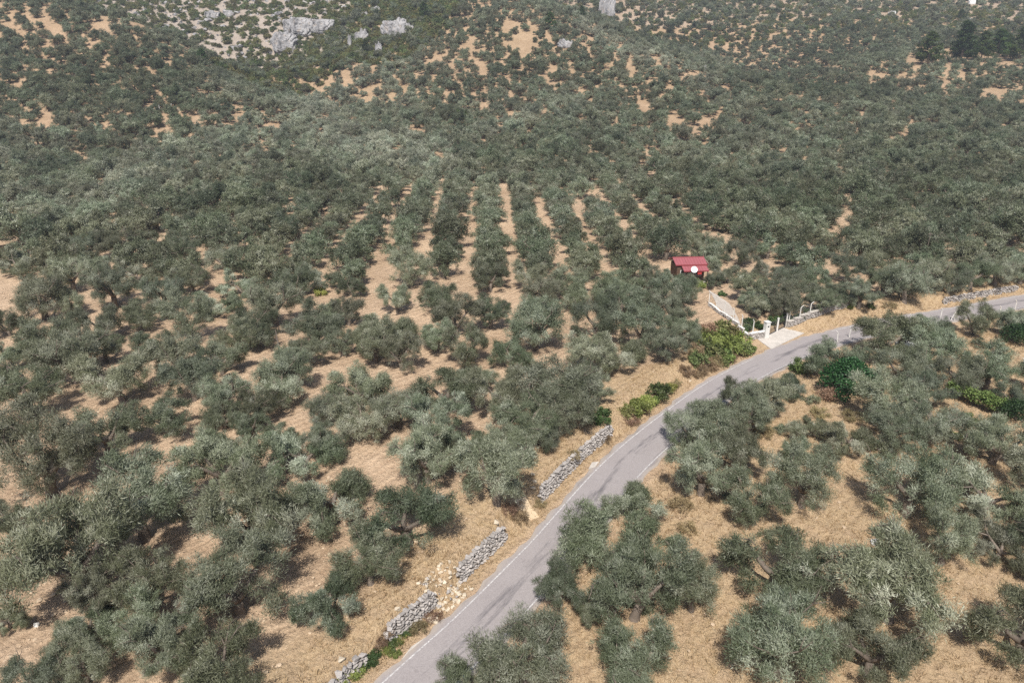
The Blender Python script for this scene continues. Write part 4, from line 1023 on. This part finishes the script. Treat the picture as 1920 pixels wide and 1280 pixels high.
    for j in range(n): Fc.append((e + j, b2 + e + j, b2 + e + (j+1) % n, e + (j+1) % n))
    me = bpy.data.meshes.new('reflector'); me.from_pydata(V, [], Fc); link('reflector', me, M_DISH, root2)
    MB().tube([pt(.5, -1.57, 0), pt(.02, 0, .5)], .015, 5).build('feed_arm', M_WIRE, root2)
build_cabin()

# ------------------------------------------------------------------ garden walls, gate and fence posts
def bent_post(px, py, hpx, label, group, lean=0.0, bend=-1, top_z=0.0, scale=None):
    p, d = ground(px, py); h = (hpx * d / F / .93) if scale is None else scale
    root = empty('fence_post', (p[0], p[1], p[2] + top_z), 0)
    MB().tube([(0, 0, -.4 - top_z), (0, 0, h * .78)], [.065, .055], 4).build('shaft', M_POST, root)
    MB().tube([(0, 0, h * .78), (bend * .05, -.02, h * .86), (bend * .28, -.05, h)], [.055, .05, .04], 4).build('bent_tip', M_POST, root)
    tag(root, label, 'fence post', group); root.rotation_euler = (0, lean, 0); return root
def low_wall(name, pts, hgt, label, cap=True, width=.34):
    P_ = [ground(*q)[0] for q in pts]; z0 = P_[0]
    root = empty(name, tuple(z0)); tag(root, label, 'wall'); core = MB(); capm = MB()
    for a, b in zip(P_[:-1], P_[1:]):
        L = math.hypot(b[0]-a[0], b[1]-a[1]); ang = math.atan2(b[1]-a[1], b[0]-a[0]); n = max(1, int(L / 1.0))
        for i in range(n):
            f = (i + .5) / n; c = a + (b - a) * f - z0; g = hz(*(a + (b - a) * f)[:2]) - z0[2]
            core.box((c[0], c[1], g + hgt / 2 - .3), (L / n, width - .08, hgt + .6 - .02), ang)
            if cap: capm.box((c[0], c[1], g + hgt + .045), (L / n + .01, width + .06, .07), ang)
        rows = max(2, int(hgt / .22))
        for rI in range(rows):
            s_ = rng.uniform(0, .15)
            while s_ < L:
                wd = rng.uniform(.25, .5); f = min(1, (s_ + wd / 2) / L); c = a + (b - a) * f; g = hz(*c[:2])
                for sg in (-1, 1):
                    o = link('stone', ST[rng.integers(8)], None, root)
                    o.location = (c[0] - z0[0] - math.sin(ang) * sg * width * .4, c[1] - z0[1] + math.cos(ang) * sg * width * .4, g - z0[2] + (rI + .5) * hgt / rows)
                    o.scale = (wd * 1.1, .26, hgt / rows * 1.4); o.rotation_euler = (rng.uniform(-.15, .15), rng.uniform(-.15, .15), ang)
                s_ += wd
    core.build('core', M_CONC, root)
    if cap: capm.build('coping', M_PLASTER if len(pts) < 5 else M_CONC, root)
    return root
low_wall('garden_wall', [(1434, 632), (1405, 637)], .75, 'short stone garden wall with white coping beside the gate pillar')
low_wall('garden_wall', [(1404, 636), (1384, 613), (1352, 590), (1330, 573)], .35, 'low white capped wall running uphill along the garden path', width=.26)
low_wall('garden_wall', [(1474, 614), (1500, 604), (1530, 593), (1560, 582), (1588, 576)], .7, 'long rough stone garden wall carrying white fence posts along the bend', cap=True, width=.4)
for px, py, tz in ((1329, 571, .3), (1343, 580, .3), (1358, 592, .3), (1374, 604, .3), (1390, 617, .3), (1410, 634, .75)):
    bent_post(px, py, 20, 'white bent concrete fence post on the low wall along the garden path', 'fence posts along the garden path', top_z=tz, scale=1.55, bend=-.6)
for px, py in ((1478, 611), (1498, 604), (1517, 597), (1536, 590), (1560, 582)):
    bent_post(px, py, 20, 'white bent concrete fence post on the long garden wall above the bend', 'fence posts on the garden wall', top_z=.6, scale=1.55, bend=1)
p, d = ground(1584, 577); o = MB().tube([(0, 0, -.1), (.95, .3, 1.5)], .06, 4).build('brace_post', M_POST); o.location = (p[0], p[1], p[2] + .5); tag(o, 'slanting white concrete brace at the end of the garden wall', 'post')
def wires(pts, zs, label):
    P_ = [ground(*q)[0] for q in pts]; root = empty('wire_fence', tuple(P_[0])); tag(root, label, 'fence')
    for z in zs:
        MB().tube([(q[0] - P_[0][0], q[1] - P_[0][1], q[2] - P_[0][2] + z) for q in P_], .008, 3).build('wire', M_WIRE, root)
    for a, b in zip(P_[:-1], P_[1:]):                   # woven mesh
        L = np.linalg.norm(b - a); n = int(L / .22)
        mb = MB()
        for i in range(n + 1):
            q = a + (b - a) * i / max(n, 1) - P_[0]; mb.tube([(q[0], q[1], q[2] + zs[0]), (q[0], q[1], q[2] + zs[-1])], .0035, 3)
        mb.build('mesh_panel', M_WIRE, root)
wires([(1329, 571), (1343, 580), (1358, 592), (1374, 604), (1390, 617), (1410, 634)], (.45, .7, .95, 1.2, 1.45), 'thin wire fence along the garden path')
wires([(1478, 611), (1498, 604), (1517, 597), (1536, 590), (1560, 582), (1586, 576)], (.85, 1.1, 1.35, 1.6, 1.85), 'thin wire fence on top of the long garden wall')
def gate():
    p, d = ground(1435, 633)
    root = empty('gate_pillar', tuple(p), R(18)); tag(root, 'square white plastered gate pillar beside the concrete driveway', 'pillar')
    MB().box((0, 0, .85), (.52, .52, 2.1)).build('shaft', M_PLASTER, root)
    MB().box((0, 0, 1.94), (.62, .62, .09)).build('cap', M_PLASTER, root)
    MB().box((.02, -.275, 1.45), (.2, .03, .14)).build('house_number_plate', M_IRON, root)
    a, _ = ground(1440, 630); b, _ = ground(1472, 614)
    root = empty('driveway_gate', tuple(a)); tag(root, 'dark iron barred gate across the top of the concrete driveway', 'gate')
    v = b - a; L = math.hypot(v[0], v[1]); n = int(L / .16)
    fr = MB()
    for z in (.18, 1.5): fr.tube([(0, 0, z), (v[0], v[1], v[2] + z)], .035, 5)
    for f in (0.02, .49, .51, .98): fr.tube([(v[0]*f, v[1]*f, v[2]*f + .1), (v[0]*f, v[1]*f, v[2]*f + 1.6)], .035, 5)
    fr.build('frame', M_IRON, root)
    for i in range(1, n):
        f = i / n; MB().tube([(v[0]*f, v[1]*f, v[2]*f + .18), (v[0]*f, v[1]*f, v[2]*f + 1.5 + .12 * math.sin(f * 6.28 * 2))], .014, 4).build('bar', M_IRON, root)
    for px, py, lb in ((1456, 622, 'pale twin gate post standing at the middle of the iron gate'), (1473, 613, 'pale gate post where the long garden wall begins')):
        q, _ = ground(px, py); o = MB().box((0, 0, .75), (.16, .16, 2.0), .3).build('gate_post', M_POST); o.location = q; tag(o, lb, 'post')
gate()
# posts along the lower side of the road
for px, py, hp in ((1515, 672, 12), (1570, 642, 12), (1592, 634, 12), (1705, 609, 13), (1763, 598, 13), (1846, 590, 13), (1872, 594, 18), (1903, 582, 14), (1915, 694, 16)):
    bent_post(px, py, hp, 'white bent concrete post along the lower edge of the road' if py < 680 else 'pale bent concrete post among the trees by the vine plot', 'roadside fence posts', bend=-.8, lean=rng.normal() * .06, scale=1.45)
p, d = ground(1789, 602); root = empty('braced_post', tuple(p)); tag(root, 'white concrete post with two slanting braces beside the road', 'fence post')
MB().tube([(0, 0, -.2), (0, 0, 1.75)], .06, 4).build('shaft', M_POST, root)
for sx, sy in ((-.7, -.2), (.6, .1)): MB().tube([(sx, sy, -.2), (sx * .05, sy * .05, 1.35)], .05, 4).build('brace', M_POST, root)
# poles
p, d = ground(1733, 492); root = empty('utility_pole', tuple(p)); tag(root, 'thin wooden utility pole rising above dark olives uphill of the road', 'pole')
MB().tube([(0, 0, -.3), (0, 0, 4.6)], [.08, .05], 6).build('shaft', M_WOOD, root); MB().box((0, 0, 4.3), (.7, .06, .06)).build('crossarm', M_WOOD, root)
p, d = ground(533, 706); root = empty('dead_trunk', tuple(p)); tag(root, 'bare dead brown trunk standing upright in the tilled grove', 'dead tree')
MB().tube([(0, 0, -.3), (-.1, 0, 2.2), (-.3, .1, 4.8)], [.1, .08, .04], 6).build('shaft', M_WOOD, root); MB().tube([(-.22, .06, 3.6), (-.5, .1, 4.3)], [.03, .015], 4).build('stub', M_WOOD, root)
# grape vine row
def vine_row():
    a, _ = ground(1782, 742); b, _ = ground(1868, 778); r = np.random.default_rng(77)
    root = empty('grape_vine', tuple(a)); tag(root, 'bright green grape vine trained on a low trellis in the dry clearing', 'grape vine')
    cl = []
    for i in range(26):
        f = i / 25; q = (b - a) * f; cl.append((q[0] + r.normal() * .25, q[1] + r.normal() * .25, hz(a[0] + q[0], a[1] + q[1]) - a[2] + r.uniform(.9, 1.5), r.uniform(.4, .65)))
    V, Fc, tint = foliage(cl, 3600, (.14, .26), (.12, .2), r, up=-.1, shell=.3); link('foliage', np_mesh('foliage', V, Fc, {'tint': tint}), M_VIVID, root)
    for i in range(6):
        q = (b - a) * (i / 5); g = hz(a[0] + q[0], a[1] + q[1]) - a[2]; MB().tube([(q[0], q[1], g - .2), (q[0], q[1], g + 1.3)], .045, 5).build('trellis_post', M_WOOD, root)
vine_row()
for px, py, w in ((1815, 775, 22), (1828, 786, 20), (1795, 815, 26), (1780, 808, 18)):
    bush(px, py, w, B_VIVID, 'low green vine plant growing in the dry clearing', 'vine_plant', 'plant', .6, 'young vines in the clearing')
# far terrace wall and its track
def far_terrace():
    P_ = [ground(*q)[0] for q in ((287, 219), (297, 212), (320, 209), (350, 208), (378, 209), (402, 210))]
    root = empty('terrace_wall', tuple(P_[0])); tag(root, 'pale terrace wall with a post fence on the left hillside', 'wall'); mb = MB()
    for a, b in zip(P_[:-1], P_[1:]):
        c = (a + b) / 2 - P_[0]; L = math.hypot(*(b - a)[:2]); mb.box((c[0], c[1], c[2] + .2), (L + .05, .5, 1.1), math.atan2(b[1]-a[1], b[0]-a[0]))
    mb.build('wall_body', M_PALESTONE, root)
    for i, q in enumerate(P_):
        MB().tube([(q[0]-P_[0][0], q[1]-P_[0][1]+1.2, q[2]-P_[0][2]), (q[0]-P_[0][0], q[1]-P_[0][1]+1.2, q[2]-P_[0][2] + 2.4)], .1, 4).build('post', M_POST, root)
far_terrace()

# ------------------------------------------------------------------ dry grass, weeds and clods
def grass_field():
    n = 150000
    x = rng.uniform(-30, 95, n); y = rng.uniform(22, 115, n); sd, arc = road_sd(x, y)
    z = height(x, y); px, py, d = project(np.stack([x, y, z], 1))
    vis = (px > -60) & (px < 1980) & (py < 1340)
    patch = .5 + .5 * np.sin(x * .35 + 1.2 * np.sin(y * .27)) * np.cos(y * .31 + .7)
    k = ((sd < -2.4) & (rng.random(n) < .30 + .55 * patch)) | ((sd > 2.25) & (sd < 6.0 + np.sin(x * .6)) & (rng.random(n) < .85))
    drv = (arc > A_DRIVE0 - .5) & (arc < A_DRIVE1 + 1.0) & (sd > 0)
    k &= vis & ~drv
    x, y, z, sd = x[k], y[k], z[k], sd[k]; m = len(x); b = 4
    base = np.repeat(np.stack([x, y, z - .03], 1), b, 0) + np.concatenate([rng.normal(0, .07, (m * b, 2)), np.zeros((m * b, 1))], 1)
    d_ = rng.normal(0, .5, (m * b, 3)); d_[:, 2] = 1
    L = rng.uniform(.14, .42, m * b); V, Fc = kites(base, d_, L, rng.uniform(.018, .045, m * b), rng)
    tint = np.clip(.5 + .25 * np.sin(x * .21 + y * .17)[:, None].repeat(b, 1).ravel() + rng.normal(0, .22, m * b), 0, 1)
    o = link('dry_grass', np_mesh('dry_grass', V, Fc, {'tint': np.repeat(tint, 4)}), M_DRYGRASS); tag(o, 'golden dry grass on the verge and across the lower grove', kind='stuff')
grass_field()
def clods():
    n = 30000; x = rng.uniform(-70, 60, n); y = rng.uniform(25, 100, n); sd, _ = road_sd(x, y); z = height(x, y)
    px, py, d = project(np.stack([x, y, z], 1)); k = ((sd > 5.5) | ((sd < -4) & (rng.random(n) < .12))) & (px > -40) & (px < 1960) & (py < 1330); x, y, z = x[k], y[k], z[k]; m = len(x)
    me = ST[0]; vs = np.array([v.co for v in me.vertices]); fs = [tuple(p.vertices) for p in me.polygons]; fs = np.array([f for f in fs if len(f) == 3])
    s = rng.gamma(2.0, .045, m).clip(.05, .32); a = rng.uniform(0, 6.28, m); c, si = np.cos(a), np.sin(a)
    X = (vs[None, :, 0] * c[:, None] - vs[None, :, 1] * si[:, None]) * s[:, None] + x[:, None]; Y = (vs[None, :, 0] * si[:, None] + vs[None, :, 1] * c[:, None]) * s[:, None] + y[:, None]
    Z = vs[None, :, 2] * s[:, None] * .8 + z[:, None] + s[:, None] * .1
    V = np.stack([X, Y, Z], -1).reshape(-1, 3); Fc = (fs[None] + (np.arange(m) * len(vs))[:, None, None]).reshape(-1, 3)
    o = link('soil_clods', np_mesh('soil_clods', V, Fc), M_CLOD); tag(o, 'loose clods of tilled earth between the olive trees', kind='stuff')
clods()
# ------------------------------------------------------------------ hazy air
def haze(density):
    zs = [v.co.z for v in bpy.data.objects['ground'].data.vertices]; z0, z1 = min(zs) - 1.5, max(max(zs) + 12, CAM_H + 5)
    o = MB().box((0, 420, (z0 + z1) / 2), (1760, 1010, z1 - z0)).build('haze', None)
    m = bpy.data.materials.new('hazy_air'); m.use_nodes = True; t = m.node_tree; t.nodes.clear()
    out = t.nodes.new('ShaderNodeOutputMaterial'); v = t.nodes.new('ShaderNodeVolumePrincipled')
    v.inputs['Color'].default_value = (.80, .88, 1.0, 1); v.inputs['Density'].default_value = density; v.inputs['Anisotropy'].default_value = .2
    t.links.new(v.outputs[0], out.inputs['Volume']); o.data.materials.append(m); o.visible_shadow = True
    tag(o, 'thin pale blue summer haze filling the valley air', kind='stuff')
haze(.0003)
print('OLIVES', N_OLIVE, 'far', int(fm.sum()), 'scrub', int(k2.sum()))
